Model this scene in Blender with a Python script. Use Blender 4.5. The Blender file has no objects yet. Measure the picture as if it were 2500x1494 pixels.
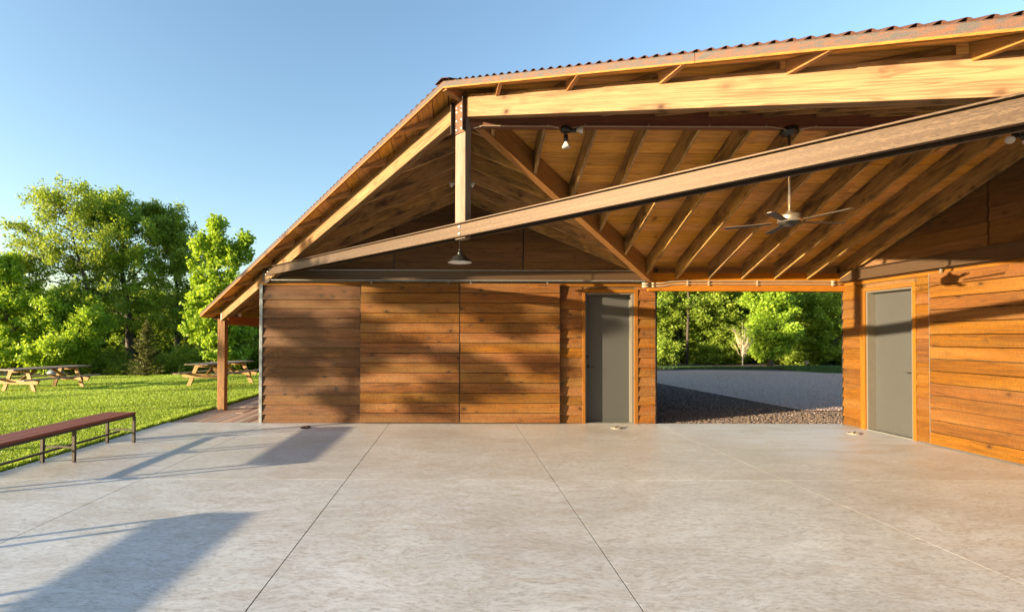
import bpy, bmesh, math, random
import numpy as np
from mathutils import Vector, Matrix
R = math.radians
scn = bpy.context.scene
COL = scn.collection
V = Vector

# ------------------------------------------------------------------ camera
CF, CX, CY, YAW, PIT, ROL, EYE = 1188.0, 1114.5, 808.6, .002, .0122, -.0026, 1.62
cr = V((math.cos(YAW), -math.sin(YAW), 0)); cf_h = V((math.sin(YAW), math.cos(YAW), 0)); UZ = V((0, 0, 1))
cf = cf_h * math.cos(PIT) + UZ * math.sin(PIT)
cu = UZ * math.cos(PIT) - cf_h * math.sin(PIT)
cr2 = cr * math.cos(ROL) - cu * math.sin(ROL)
cu2 = cu * math.cos(ROL) + cr * math.sin(ROL)
cam = bpy.data.cameras.new('camera')
cam.sensor_width = 36.0
cam.lens = CF / 2500 * 36
cam.shift_x = (1250 - CX) / 2500
cam.shift_y = (CY - 747) / 2500
cam.clip_start = .05
cam.clip_end = 2000
camo = bpy.data.objects.new('camera', cam)
COL.objects.link(camo)
m3 = Matrix((cr2, cu2, -cf)).transposed()
camo.matrix_world = Matrix.Translation((0, 0, EYE)) @ m3.to_4x4()
scn.camera = camo

# ------------------------------------------------------------------ light
SUN_EL, SUN_AZ = 7.9, 66.0            # azimuth the light travels towards, from +Y to +X
SKY_STRENGTH, SUN_STRENGTH, EXPOSURE = .102, 3.9, 2.22
to_sun = V((-math.sin(R(SUN_AZ)) * math.cos(R(SUN_EL)), -math.cos(R(SUN_AZ)) * math.cos(R(SUN_EL)), math.sin(R(SUN_EL))))
w = bpy.data.worlds.new('World'); scn.world = w; w.use_nodes = True
nt = w.node_tree; bg = nt.nodes['Background']
sky = nt.nodes.new('ShaderNodeTexSky'); sky.sky_type = 'NISHITA'; sky.sun_disc = False
sky.sun_elevation = R(SUN_EL)
sky.sun_rotation = math.atan2(to_sun.x, to_sun.y)
sky.air_density = 1.15; sky.dust_density = 1.8; sky.ozone_density = 2.15; sky.altitude = 200
nt.links.new(sky.outputs[0], bg.inputs[0]); bg.inputs[1].default_value = SKY_STRENGTH
sun = bpy.data.lights.new('sun', 'SUN'); sun.energy = SUN_STRENGTH; sun.angle = R(.5); sun.color = (1, .79, .50)
suno = bpy.data.objects.new('sun', sun); COL.objects.link(suno)
suno.rotation_euler = to_sun.to_track_quat('Z', 'Y').to_euler()
scn.view_settings.view_transform = 'Standard'; scn.view_settings.look = 'None'
scn.view_settings.exposure = EXPOSURE; scn.view_settings.gamma = 1
scn.view_settings.use_curve_mapping = False
cy = scn.cycles
cy.use_denoising = True
cy.max_bounces = 10; cy.diffuse_bounces = 6; cy.glossy_bounces = 3; cy.transmission_bounces = 4; cy.transparent_max_bounces = 8
cy.caustics_reflective = False; cy.caustics_refractive = False
try: cy.denoiser = 'OPENIMAGEDENOISE'
except Exception: pass

# ------------------------------------------------------------------ helpers
def tag(o, label=None, cat=None, group=None, kind=None):
    for k, v in (('label', label), ('category', cat), ('group', group), ('kind', kind)):
        if v: o[k] = v
    return o
def thing(name, label, cat, loc=(0, 0, 0), rz=0, group=None):
    o = bpy.data.objects.new(name, None); COL.objects.link(o)
    o.location = loc; o.rotation_euler = (0, 0, rz); o.empty_display_size = .2
    return tag(o, label, cat, group)
def copy_tree(o, parent=None):
    c = o.copy(); COL.objects.link(c); c.parent = parent
    for ch in [x for x in COL.objects if x.parent == o]: copy_tree(ch, c)
    return c

class MB:
    def __init__(s, seed=0):
        s.v = []; s.f = []; s.lc = []; s.rn = []; s.mi = []; s.sm = []; s.rng = random.Random(seed); s.base = V((0, 0, 0))
    def _add(s, vs, fs, g=None, u=None, mi=0, smooth=False, rn=None):
        b = len(s.v); rng = s.rng
        g = V(g or (1, 0, 0)).normalized()
        if u is None: u = V((0, 0, 1)) if abs(g.z) < .8 else V((1, 0, 0))
        u = V(u); t = g.cross(u).normalized(); u = t.cross(g)
        off = V((rng.uniform(0, 40), rng.uniform(0, 40), rng.uniform(0, 40))); r = rng.random() if rn is None else rn
        c = vs[0]
        for p in vs:
            d = p - c
            s.v.append(p - s.base); s.lc.append((d.dot(g) + off.x, d.dot(u) + off.y, d.dot(t) + off.z)); s.rn.append(r)
        for f in fs: s.f.append([b + i for i in f]); s.mi.append(mi); s.sm.append(smooth)
    def prism(s, pts, ext, g=None, u=None, mi=0, rn=None):
        pts = [V(p) for p in pts]; ext = V(ext); n = len(pts)
        nrm = V((0, 0, 0))
        for i in range(n): nrm += pts[i].cross(pts[(i + 1) % n])
        if nrm.dot(ext) > 0: pts = pts[::-1]
        vs = pts + [p + ext for p in pts]
        fs = [list(range(n)), list(range(2 * n - 1, n - 1, -1))]
        for i in range(n):
            j = (i + 1) % n; fs.append([i, n + i, n + j, j])
        s._add(vs, fs, g, u, mi, False, rn)
    def box(s, a, b, g=None, mi=0, rn=None):
        x0, y0, z0 = a; x1, y1, z1 = b
        if x0 > x1: x0, x1 = x1, x0
        if y0 > y1: y0, y1 = y1, y0
        if z0 > z1: z0, z1 = z1, z0
        if g is None:
            d = (x1 - x0, y1 - y0, z1 - z0); k = d.index(max(d)); g = [(1, 0, 0), (0, 1, 0), (0, 0, 1)][k]
        s.prism([(x0, y0, z0), (x1, y0, z0), (x1, y1, z0), (x0, y1, z0)], (0, 0, z1 - z0), g, None, mi, rn)
    def beam(s, p0, p1, w, h, up=(0, 0, 1), mi=0, rn=None):
        """box centred on the line p0-p1: w across, h along up"""
        p0 = V(p0); p1 = V(p1); g = (p1 - p0).normalized(); up = V(up); sd = g.cross(up).normalized(); up = sd.cross(g)
        q = [p0 + sd * a * w / 2 + up * b * h / 2 for a, b in ((-1, -1), (1, -1), (1, 1), (-1, 1))]
        s.prism(q, p1 - p0, g, up, mi, rn)
    def tube(s, pts, rad, n=8, mi=0, cap=True, smooth=True, rn=None):
        pts = [V(p) for p in pts]; vs = []; fs = []
        if not hasattr(rad, '__len__'): rad = [rad] * len(pts)
        pr_ = None
        for i, p in enumerate(pts):
            d = (pts[min(i + 1, len(pts) - 1)] - pts[max(i - 1, 0)]).normalized()
            if pr_ is None: a = d.orthogonal().normalized()
            else: a = (pr_ - d * pr_.dot(d)).normalized()
            pr_ = a; b = d.cross(a)
            for k in range(n):
                t = 2 * math.pi * k / n; vs.append(p + (a * math.cos(t) + b * math.sin(t)) * rad[i])
        for i in range(len(pts) - 1):
            for k in range(n):
                k2 = (k + 1) % n; fs.append([i * n + k, i * n + k2, (i + 1) * n + k2, (i + 1) * n + k])
        if cap:
            fs.append(list(range(n))[::-1]); fs.append([(len(pts) - 1) * n + k for k in range(n)])
        s._add(vs, fs, pts[-1] - pts[0], None, mi, smooth, rn)
    def lathe(s, c, prof, n=24, axis=(0, 0, 1), mi=0, rn=None):
        c = V(c); ax = V(axis).normalized(); a = ax.orthogonal().normalized(); b = ax.cross(a); vs = []; fs = []
        for r, h in prof:
            for k in range(n):
                t = 2 * math.pi * k / n; vs.append(c + ax * h + (a * math.cos(t) + b * math.sin(t)) * max(r, 1e-4))
        for i in range(len(prof) - 1):
            for k in range(n):
                k2 = (k + 1) % n; fs.append([i * n + k, i * n + k2, (i + 1) * n + k2, (i + 1) * n + k])
        s._add(vs, fs, ax, None, mi, True, rn)
    def build(s, name, mats, parent=None, bevel=0):
        me = bpy.data.meshes.new(name); me.from_pydata([tuple(p) for p in s.v], [], s.f)
        at = me.attributes.new('lc', 'FLOAT_VECTOR', 'POINT'); at.data.foreach_set('vector', np.array(s.lc, dtype=np.float32).ravel())
        at = me.attributes.new('rn', 'FLOAT', 'POINT'); at.data.foreach_set('value', np.array(s.rn, dtype=np.float32))
        mats = mats if isinstance(mats, (list, tuple)) else [mats]
        for m in mats: me.materials.append(m)
        me.polygons.foreach_set('material_index', s.mi); me.polygons.foreach_set('use_smooth', s.sm)
        me.update()
        o = bpy.data.objects.new(name, me); COL.objects.link(o)
        if any(s.base): o.location = s.base
        if parent is not None:
            o.parent = parent
            if any(s.base): o.location = s.base - parent.location
        if bevel:
            b = o.modifiers.new('bevel', 'BEVEL'); b.width = bevel; b.segments = 2; b.limit_method = 'ANGLE'; b.angle_limit = R(40)
        return o

# ------------------------------------------------------------------ materials
class NG:
    def __init__(s, name):
        s.m = bpy.data.materials.new(name); s.m.use_nodes = True; s.t = s.m.node_tree; s.t.nodes.clear()
        s.out = s.t.nodes.new('ShaderNodeOutputMaterial')
    def n(s, ty, props=None, **inp):
        nd = s.t.nodes.new('ShaderNode' + ty)
        for k, v in (props or {}).items(): setattr(nd, k, v)
        for k, v in inp.items():
            i = nd.inputs[int(k[1:])] if k[0] == '_' and k[1:].isdigit() else nd.inputs[k.replace('_', ' ')]
            if isinstance(v, bpy.types.NodeSocket): s.t.links.new(v, i)
            elif isinstance(v, bpy.types.Node): s.t.links.new(v.outputs[0], i)
            else:
                if i.type == 'RGBA' and len(v) == 3: v = (*v, 1)
                i.default_value = v
        return nd
    def math(s, op, a, b=0, c=0, clamp=False): return s.n('Math', dict(operation=op, use_clamp=clamp), _0=a, _1=b, _2=c).outputs[0]
    def mix(s, f, a, b, mode='MIX'):
        nd = s.t.nodes.new('ShaderNodeMix'); nd.data_type = 'RGBA'; nd.blend_type = mode
        for i, v in ((0, f), (6, a), (7, b)):
            if isinstance(v, bpy.types.NodeSocket): s.t.links.new(v, nd.inputs[i])
            else: nd.inputs[i].default_value = (*v, 1) if i and len(v) == 3 else v
        return nd.outputs[2]
    def noise(s, vec, scale, detail=3, rough=.55, dist=0, out=0): return s.n('TexNoise', None, Vector=vec, Scale=scale, Detail=detail, Roughness=rough, Distortion=dist).outputs[out]
    def map(s, vec, sc=(1, 1, 1), rot=(0, 0, 0), loc=(0, 0, 0)): return s.n('Mapping', None, Vector=vec, Scale=sc, Rotation=rot, Location=loc).outputs[0]
    def ramp(s, f, stops, interp='LINEAR'):
        nd = s.t.nodes.new('ShaderNodeValToRGB'); s.t.links.new(f, nd.inputs[0]); nd.color_ramp.interpolation = interp
        e = nd.color_ramp.elements
        while len(e) < len(stops): e.new(.5)
        for k, (p, c) in enumerate(stops):
            e[k].position = p; e[k].color = (c, c, c, 1) if not hasattr(c, '__len__') else (*c, 1)
        return nd.outputs[0]
    def attr(s, name, out=1): return s.n('Attribute', dict(attribute_name=name)).outputs[out]
    def obj(s): return s.n('TexCoord').outputs['Object']
    def bump(s, h, strength=.3, dist=.01): return s.n('Bump', None, Strength=strength, Distance=dist, Height=h).outputs[0]
    def done(s, col, rough=.6, metal=0, bump=None, spec=.5, extra=None):
        kw = dict(Base_Color=col, Roughness=rough, Metallic=metal)
        b = s.n('BsdfPrincipled', None, **kw)
        b.inputs['Specular IOR Level'].default_value = spec
        if bump is not None: s.t.links.new(bump, b.inputs['Normal'])
        s.t.links.new(b.outputs[0], s.out.inputs[0]); s.bsdf = b
        return s.m

def wood(name, ca, cb, dark, var=.35, ring_=.33, streak=16, knots=.5, stain=0, saw=0, rough=.68, bump=.35, grey=None, spec=.3):
    g = NG(name); lc = g.attr('lc'); rn = g.attr('rn', 2)
    big = g.noise(g.map(lc, (.55, streak * .35, streak * .35)), 1.0, 4, .6, 1.2)
    st = g.noise(g.map(lc, (1.2, streak * 3, streak * 3)), 1.0, 5, .65, .6)
    fine = g.noise(g.map(lc, (2.5, 75, 75)), 1.0, 4, .65)
    f = g.math('ADD', g.math('MULTIPLY', g.ramp(big, [(.3, 0), (.7, 1)]), .55), g.math('MULTIPLY', g.ramp(st, [(.32, 0), (.68, 1)]), .45))
    col = g.mix(f, ca, cb)
    # growth lines
    ring = g.math('SINE', g.math('MULTIPLY', g.noise(g.map(lc, (.35, 7, 7)), 1.0, 2, .4, .8), 90))
    col = g.mix(g.math('MULTIPLY', g.ramp(ring, [(.45, 0), (.95, 1)]), ring_), col, dark)
    col = g.mix(g.math('MULTIPLY', g.ramp(fine, [(.46, 0), (.68, 1)]), .5), col, dark)
    if grey: col = g.mix(g.ramp(g.noise(g.map(lc, (.6, 5, 5), loc=(3, 8, 1)), 1.0, 4), [(.42, 0), (.66, .85)]), col, grey)
    # board to board difference
    vn = g.n('TexWhiteNoise', dict(noise_dimensions='1D'), W=rn)
    val = g.math('ADD', 1 - var * .55, g.math('MULTIPLY', vn.outputs[0], var))
    col = g.n('HueSaturation', None, Hue=g.math('ADD', .496, g.math('MULTIPLY', rn, .009)), Saturation=g.math('ADD', .97, g.math('MULTIPLY', rn, .10)), Value=val, Color=col).outputs[0]
    if knots:
        vo = g.n('TexVoronoi', dict(feature='F1'), Vector=g.n('VectorMath', dict(operation='ADD'), _0=g.map(lc, (4.2, 6.0, 1.0)), _1=g.n('VectorMath', dict(operation='SCALE'), _0=g.noise(lc, 30, 2, out=1), Scale=.08).outputs[0]).outputs[0], Scale=1.0, Randomness=1.0)
        kn = g.ramp(vo.outputs[0], [(.06, 1), (.11, .6), (.2, 0)])
        sel = g.ramp(g.n('SeparateColor', None, Color=vo.outputs[1]).outputs[0], [(.66 if knots < 1 else .40, 0), (.70 if knots < 1 else .44, 1)]); kn = g.math('MULTIPLY', kn, sel)
        halo = g.ramp(vo.outputs[0], [(.12, .6), (.42, 0)])
        col = g.mix(g.math('MULTIPLY', kn, knots), col, tuple(c * .35 for c in dark))
        col = g.mix(g.math('MULTIPLY', g.math('MULTIPLY', halo, sel), knots * .6), col, dark)
    if stain:
        sn = g.noise(g.map(lc, (1.6, 5, 5), loc=(7, 2, 5)), 1.0, 5, .7, .5)
        col = g.mix(g.math('MULTIPLY', g.ramp(sn, [(.47, 0), (.66, 1)]), stain), col, (.035, .027, .02))
    h = g.math('ADD', st, g.math('MULTIPLY', fine, .6))
    if saw:
        sw = g.noise(g.map(lc, (150, 16, 6), rot=(0, 0, .5)), 1.0, 2, .6)
        h = g.math('ADD', h, g.math('MULTIPLY', sw, 1.2))
        col = g.mix(g.math('MULTIPLY', g.ramp(sw, [(.4, 1), (.62, 0)]), saw), col, dark)
    return g.done(col, rough, 0, g.bump(h, bump, .004), spec)

M = {}
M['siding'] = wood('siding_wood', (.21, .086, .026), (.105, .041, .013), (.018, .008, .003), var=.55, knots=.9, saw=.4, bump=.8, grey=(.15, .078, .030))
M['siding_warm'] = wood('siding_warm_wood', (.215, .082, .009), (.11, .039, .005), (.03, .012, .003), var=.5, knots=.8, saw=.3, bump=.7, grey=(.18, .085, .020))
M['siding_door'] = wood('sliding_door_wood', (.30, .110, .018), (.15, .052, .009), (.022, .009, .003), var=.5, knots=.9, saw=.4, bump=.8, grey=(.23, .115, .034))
M['gable'] = wood('gable_siding_wood', (.22, .115, .045), (.13, .066, .028), (.04, .022, .012), var=.6, knots=.5, saw=.3, bump=.7)
M['trim'] = wood('trim_wood', (.28, .115, .018), (.20, .076, .013), (.10, .036, .01), var=.25, knots=.3)
M['beam'] = wood('header_beam_wood', (.42, .165, .022), (.31, .11, .016), (.17, .055, .01), var=.2, knots=.3, streak=10)
M['chord'] = wood('chord_wood', (.29, .185, .088), (.20, .098, .032), (.07, .025, .007), var=.1, knots=1.0, streak=22, bump=.25, ring_=.45)
M['rafter'] = wood('rafter_wood', (.54, .33, .13), (.36, .21, .078), (.11, .055, .02), var=.4, knots=.7, stain=.85, bump=.5)
M['valley'] = wood('valley_wood', (.42, .20, .07), (.30, .135, .045), (.15, .07, .025), var=.25, knots=.4)
M['ridge'] = wood('ridge_wood', (.20, .085, .045), (.15, .06, .032), (.07, .03, .018), var=.2, knots=.3)
M['deckboard'] = wood('roof_deck_wood', (.74, .37, .095), (.60, .275, .060), (.20, .075, .016), var=.4, knots=.8, streak=12)
M['kingpost'] = wood('king_post_wood', (.22, .17, .125), (.15, .10, .068), (.07, .042, .027), var=.1, knots=.3, grey=(.24, .205, .175))
M['porchpost'] = wood('porch_post_wood', (.34, .17, .065), (.22, .105, .04), (.07, .035, .018), var=.1, knots=.6, stain=.5, bump=.8)
M['picnic'] = wood('picnic_leg_wood', (.34, .20, .07), (.27, .145, .045), (.14, .07, .024), var=.3, knots=.6)
M['picnic_top'] = wood('picnic_top_wood', (.27, .19, .12), (.20, .135, .085), (.10, .07, .045), var=.35, knots=.4, grey=(.27, .24, .21))
M['walk'] = wood('boardwalk_wood', (.46, .31, .23), (.33, .21, .155), (.12, .075, .055), var=.6, knots=.4, grey=(.45, .38, .33))
M['slat'] = wood('bench_slat_wood', (.27, .080, .050), (.21, .060, .040), (.13, .04, .028), var=.15, knots=.0, bump=.15, rough=.5)

def plain(name, col, rough=.5, metal=0, var=.15, scale=8, bump=.1):
    g = NG(name); o = g.obj(); n = g.noise(o, scale, 4, .6)
    c = g.mix(g.ramp(n, [(.3, 0), (.7, 1)]), tuple(x * (1 - var) for x in col), tuple(min(1, x * (1 + var)) for x in col))
    return g.done(c, rough, metal, g.bump(g.noise(o, scale * 12, 3), bump, .002))
def rust(name, ca, cb, thr=(.45, .6), metal=.3, rough=.6, stretch=(3, 3, 9)):
    g = NG(name); lc = g.attr('lc'); n = g.noise(g.map(lc, stretch), 3.0, 8, .72, .3); n2 = g.noise(lc, 180, 3)
    f = g.ramp(n, [(thr[0], 0), (thr[1], 1)])
    col = g.mix(f, ca, cb); col = g.mix(g.math('MULTIPLY', g.ramp(n2, [(.4, 0), (.7, 1)]), .35), col, tuple(x * .5 for x in cb))
    return g.done(col, rough, metal, g.bump(n2, .4, .003))
def mill(name, ca, cb, cc):   # rolled steel with speckled scale and long streaks
    g = NG(name); lc = g.attr('lc')
    st = g.noise(g.map(lc, (.35, 34, 34)), 1.0, 6, .7, .2); sp = g.noise(g.map(lc, (26, 150, 150)), 1.0, 4, .75)
    col = g.mix(g.ramp(st, [(.35, 0), (.65, 1)]), ca, cb); col = g.mix(g.math('MULTIPLY', g.ramp(g.math('ADD', g.math('MULTIPLY', sp, .55), g.math('MULTIPLY', st, .45)), [(.46, 0), (.60, 1)]), .75), col, cc)
    return g.done(col, g.math('ADD', .38, g.math('MULTIPLY', sp, .3)), .55, g.bump(sp, .5, .002))
M['fascia'] = rust('rusty_fascia_steel', (.040, .037, .035), (.115, .034, .006), thr=(.44, .60), metal=.1, stretch=(4, 9, 4))
M['roof'] = rust('rusty_corrugated_steel', (.050, .018, .011), (.095, .028, .012), thr=(.35, .7), metal=.15, stretch=(1, 1, 1), rough=.75)
M['channel'] = mill('rolled_steel', (.048, .027, .015), (.026, .015, .009), (.115, .075, .044))
M['plate'] = rust('rusty_plate_steel', (.07, .038, .022), (.13, .05, .018), metal=.5)
M['plate_dark'] = plain('dark_plate_steel', (.045, .035, .03), .55, .5)
M['header'] = mill('header_steel', (.11, .066, .036), (.08, .047, .026), (.14, .088, .052))
M['galv'] = plain('galvanised_steel', (.28, .28, .265), .45, .5, .2, 14)
M['bluegalv'] = plain('blue_grey_steel', (.20, .22, .225), .5, .4, .35, 10)
M['darksteel'] = plain('dark_steel', (.04, .038, .036), .5, .5, .3, 20)
M['benchsteel'] = plain('bench_steel', (.06, .052, .045), .45, .5, .3, 20)
M['door'] = plain('grey_door_paint', (.056, .057, .056), .5, 0, .05, 30, .15)
M['doorframe'] = plain('grey_frame_paint', (.12, .11, .092), .5, 0, .04, 12)
M['black'] = plain('black_enamel', (.015, .017, .018), .35, 0, .1)
M['white'] = plain('white_enamel', (.75, .75, .72), .4, 0, .04)
M['nickel'] = plain('brushed_nickel', (.42, .36, .28), .35, .85, .1, 20)
M['bulb'] = plain('frosted_bulb_glass', (.55, .53, .50), .25, 0, .03)
M['conduit'] = plain('pale_conduit', (.36, .29, .21), .45, .3, .1)
M['pvc'] = plain('pale_fitting', (.24, .215, .18), .5, 0, .1)
M['bolt'] = plain('zinc_bolt', (.6, .58, .54), .35, .7, .1)
M['blade'] = plain('fan_blade', (.045, .032, .02), .45, 0, .1)
M['grey_box'] = plain('dark_box', (.03, .028, .026), .6)

def concrete():
    g = NG('patio_concrete'); o = g.obj()
    wv = g.n('VectorMath', dict(operation='ADD'), _0=o, _1=g.n('VectorMath', dict(operation='SCALE'), _0=g.noise(o, .5, 3, out=1), Scale=.7).outputs[0]).outputs[0]
    a = g.noise(g.map(wv, (.55, 1.1, 1), rot=(0, 0, .35)), 1.0, 8, .68, .5)
    b = g.noise(g.map(wv, (3.0, 9, 1), rot=(0, 0, -.3)), 1.0, 7, .72, .7)
    c = g.noise(g.map(wv, (18, 46, 1), rot=(0, 0, .25)), 1.0, 6, .75, .5)
    d = g.noise(o, 260, 2)
    col = g.mix(g.ramp(a, [(.3, 0), (.7, 1)]), (.47, .475, .48), (.665, .69, .715))
    col = g.mix(g.math('MULTIPLY', g.ramp(b, [(.36, 1), (.56, 0)]), .62), col, (.43, .395, .35))
    col = g.mix(g.math('MULTIPLY', g.ramp(c, [(.35, 1), (.50, 0)]), .7), col, (.27, .24, .21))
    col = g.mix(g.math('MULTIPLY', g.ramp(c, [(.52, 0), (.72, 1)]), .4), col, (.82, .80, .77))
    ye = g.noise(g.map(wv, (1.2, 3, 1), loc=(4, 9, 0)), 1.0, 6, .7)
    col = g.mix(g.math('MULTIPLY', g.ramp(ye, [(.62, 0), (.75, 1)]), .45), col, (.68, .55, .33))
    # browner bay towards the far wall
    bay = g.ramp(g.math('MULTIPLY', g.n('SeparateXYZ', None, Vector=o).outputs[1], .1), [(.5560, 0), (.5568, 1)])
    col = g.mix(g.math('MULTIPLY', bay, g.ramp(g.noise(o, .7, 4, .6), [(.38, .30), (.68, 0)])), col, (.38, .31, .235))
    e = g.noise(g.map(wv, (.45, .8, 1), loc=(3.3, 1.2, 0)), 1.0, 5, .62, .4)
    col = g.mix(g.math('MULTIPLY', g.ramp(e, [(.50, 0), (.68, 1)]), .30), col, (.34, .29, .245))
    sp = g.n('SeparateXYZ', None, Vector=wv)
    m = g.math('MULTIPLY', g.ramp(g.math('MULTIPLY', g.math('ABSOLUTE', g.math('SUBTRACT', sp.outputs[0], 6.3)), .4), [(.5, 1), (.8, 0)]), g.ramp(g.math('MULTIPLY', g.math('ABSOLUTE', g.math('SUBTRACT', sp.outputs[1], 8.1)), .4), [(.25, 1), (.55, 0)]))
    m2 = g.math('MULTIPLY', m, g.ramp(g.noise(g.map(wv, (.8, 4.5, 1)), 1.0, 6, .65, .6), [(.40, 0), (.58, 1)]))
    col = g.mix(g.math('MULTIPLY', m2, .75), col, (.56, .62, .74))  # bluish sky reflection by the passage, painted into the colour
    rough = g.math('ADD', .28, g.math('MULTIPLY', b, .28))
    return g.done(col, rough, 0, g.bump(g.math('ADD', c, g.math('MULTIPLY', d, .4)), .22, .004), .4)
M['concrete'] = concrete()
M['joint'] = plain('dark_joint', (.03, .026, .022), .9)
M['lit_joint'] = plain('lit_joint_strip', (.66, .60, .52), .8)  # light caught in the joint grooves, painted as pale strips
def ground(name, ca, cb, cc, s1, s2, bump=.5, dist=.03, vor=None):
    g = NG(name); o = g.obj(); a = g.noise(o, s1, 6, .65); b = g.noise(o, s2, 4, .7)
    col = g.mix(g.ramp(a, [(.35, 0), (.65, 1)]), ca, cb)
    h = b
    if vor:
        v = g.n('TexVoronoi', None, Vector=o, Scale=vor); col = g.mix(.75, col, g.mix(g.n('SeparateColor', None, Color=v.outputs[1]).outputs[0], cc, cb)); h = g.math('MULTIPLY', v.outputs[0], -1)
    else: col = g.mix(g.ramp(b, [(.4, 0), (.7, .7)]), col, cc)
    return g.done(col, .95, 0, g.bump(h, bump, dist), .2)
M['lawn'] = ground('lawn_soil', (.12, .19, .02), (.18, .26, .03), (.06, .10, .015), 1.2, 60)
M['wildfloor'] = ground('woodland_floor', (.02, .034, .010), (.03, .032, .013), (.015, .02, .008), .8, 12)
M['lot'] = ground('fine_gravel', (.36, .265, .225), (.47, .345, .29), (.20, .15, .13), .25, 20, .8, .012, vor=70)
M['bedbase'] = ground('coarse_stone_base', (.08, .07, .07), (.11, .095, .09), (.03, .025, .025), 1, 20, .8, .02, vor=30)
M['dirt'] = ground('edge_soil', (.13, .07, .035), (.09, .05, .025), (.05, .03, .02), 6, 50)
def leafmat(name, lo, hi, trans=.45, sat=1.0):
    g = NG(name); rn = g.attr('rn', 2)
    col = g.mix(rn, lo, hi)
    d = g.n('BsdfPrincipled', None, Base_Color=col, Roughness=.55); d.inputs['Specular IOR Level'].default_value = .35
    tc = g.mix(.5, col, tuple(min(1, c) for c in (hi[0] * 1.5, hi[1] * 1.35, hi[2] * .7)))
    t = g.n('BsdfTranslucent', None, Color=tc)
    mx = g.n('MixShader', None, _0=trans, _1=d.outputs[0], _2=t.outputs[0]); g.t.links.new(mx.outputs[0], g.out.inputs[0])
    return g.m
M['leaf_maple'] = leafmat('maple_leaf', (.14, .25, .03), (.38, .50, .06))
M['leaf_bright'] = leafmat('bright_leaf', (.16, .28, .025), (.38, .53, .05))
M['leaf_mid'] = leafmat('mid_leaf', (.12, .21, .03), (.36, .46, .06))
M['leaf_dark'] = leafmat('dark_leaf', (.07, .15, .02), (.24, .35, .035))
M['needle'] = leafmat('conifer_needle', (.07, .09, .02), (.19, .19, .04), .1)
M['grass'] = leafmat('grass_blade', (.15, .26, .018), (.38, .51, .075), .3)
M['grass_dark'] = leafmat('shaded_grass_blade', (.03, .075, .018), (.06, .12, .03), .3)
M['bark'] = wood('tree_bark', (.085, .065, .048), (.05, .04, .03), (.02, .016, .012), var=.1, knots=0, bump=1.0, streak=6)
M['sapling'] = wood('sapling_bark', (.80, .66, .48), (.70, .55, .38), (.4, .3, .2), var=.1, knots=0)  # sunlight put into the colour, lighter than the pale bark
M['bark_pale'] = wood('pale_bark', (.42, .34, .24), (.32, .25, .17), (.2, .15, .1), var=.1, knots=0, bump=.5, streak=6)

# ------------------------------------------------------------------ ground planes
D, XW, XR, P_ = 9.21, 7.33, .093, .4134
K = 5.693; YR = K - XR                      # truss centre line X+Y=K, ridges cross at (XR, YR)
def sheet(name, x0, x1, y0, y1, z, mat, nx=1, ny=1, zf=None):
    xs = np.linspace(x0, x1, nx + 1); ys = np.linspace(y0, y1, ny + 1)
    vs = [(x, y, z + (zf(x, y) if zf else 0)) for y in ys for x in xs]
    fs = [(j * (nx + 1) + i, j * (nx + 1) + i + 1, (j + 1) * (nx + 1) + i + 1, (j + 1) * (nx + 1) + i) for j in range(ny) for i in range(nx)]
    me = bpy.data.meshes.new(name); me.from_pydata(vs, [], fs); me.materials.append(mat)
    me.polygons.foreach_set('use_smooth', [True] * len(fs))
    o = bpy.data.objects.new(name, me); COL.objects.link(o); return tag(o, kind='structure')
def sst(a, b, x): t = min(1, max(0, (x - a) / (b - a))); return t * t * (3 - 2 * t)
def lawn_z(x, y):
    z = -.03 - .09 * sst(8, 15, -x) + .012 * math.sin(x * 1.1 + y * .7) * sst(5.6, 7, -x)
    z += -.35 * sst(20.6 + .12 * (x + 14), 27, y)
    return z
sheet('ground', -400, 400, -300, 500, -.9, M['wildfloor'])
sheet('woodland_floor', -60, 60, 17.5, 90, -.45, M['wildfloor'], 40, 30, lambda x, y: .06 * math.sin(x * .7) * math.cos(y * .5) + .35 * sst(0, 6, x) * 1.0)
sheet('lawn', -45, -5.47, -30, 27, 0, M['lawn'], 80, 110, lawn_z)

mb = MB(3)
jx = [-5.415, -3.557, -1.236, 1.119, 3.759, 13.4]; jy = [-6.2, -2.2, 1.68, 5.565, D + .005]
gap = .0045
for i in range(len(jx) - 1):
    for j in range(len(jy) - 1):
        gx = .003 if i in (0,) else gap
        x0, x1 = jx[i] + (0 if i == 0 else gap if i < 4 else .0025), jx[i + 1] - (0 if i + 1 == len(jx) - 1 else gap if i < 3 else .0025)
        y0, y1 = jy[j] + (0 if j == 0 else .0015), jy[j + 1] - (0 if j + 1 == len(jy) - 1 else .0015)
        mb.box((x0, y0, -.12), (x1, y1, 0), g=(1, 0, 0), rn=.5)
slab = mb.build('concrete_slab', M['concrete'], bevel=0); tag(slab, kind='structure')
mb = MB(4)
for x in jx[1:-1]: mb.box((x - gap, jy[0] + .01, -.1), (x + gap, jy[-1] - .01, -.007 if x < 3.6 else -.0015), mi=0 if x < 3.6 else 1)
for y in jy[1:-1]:
    for i in range(len(jx) - 1): mb.box((jx[i] + .01, y - .003, -.1), (jx[i + 1] - .01, y + .003, -.002), mi=1)
tag(mb.build('concrete_joint', [M['joint'], M['lit_joint']]), kind='structure')
mb = MB(5)
for k in range(60):
    y = -3 + k * .2
    mb.box((-5.475 - .02 * mb.rng.random(), y, -.1), (-5.417, y + .2, -.012 - .01 * mb.rng.random()), rn=.5)
tag(mb.build('soil_edge', M['dirt']), kind='structure')

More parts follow.
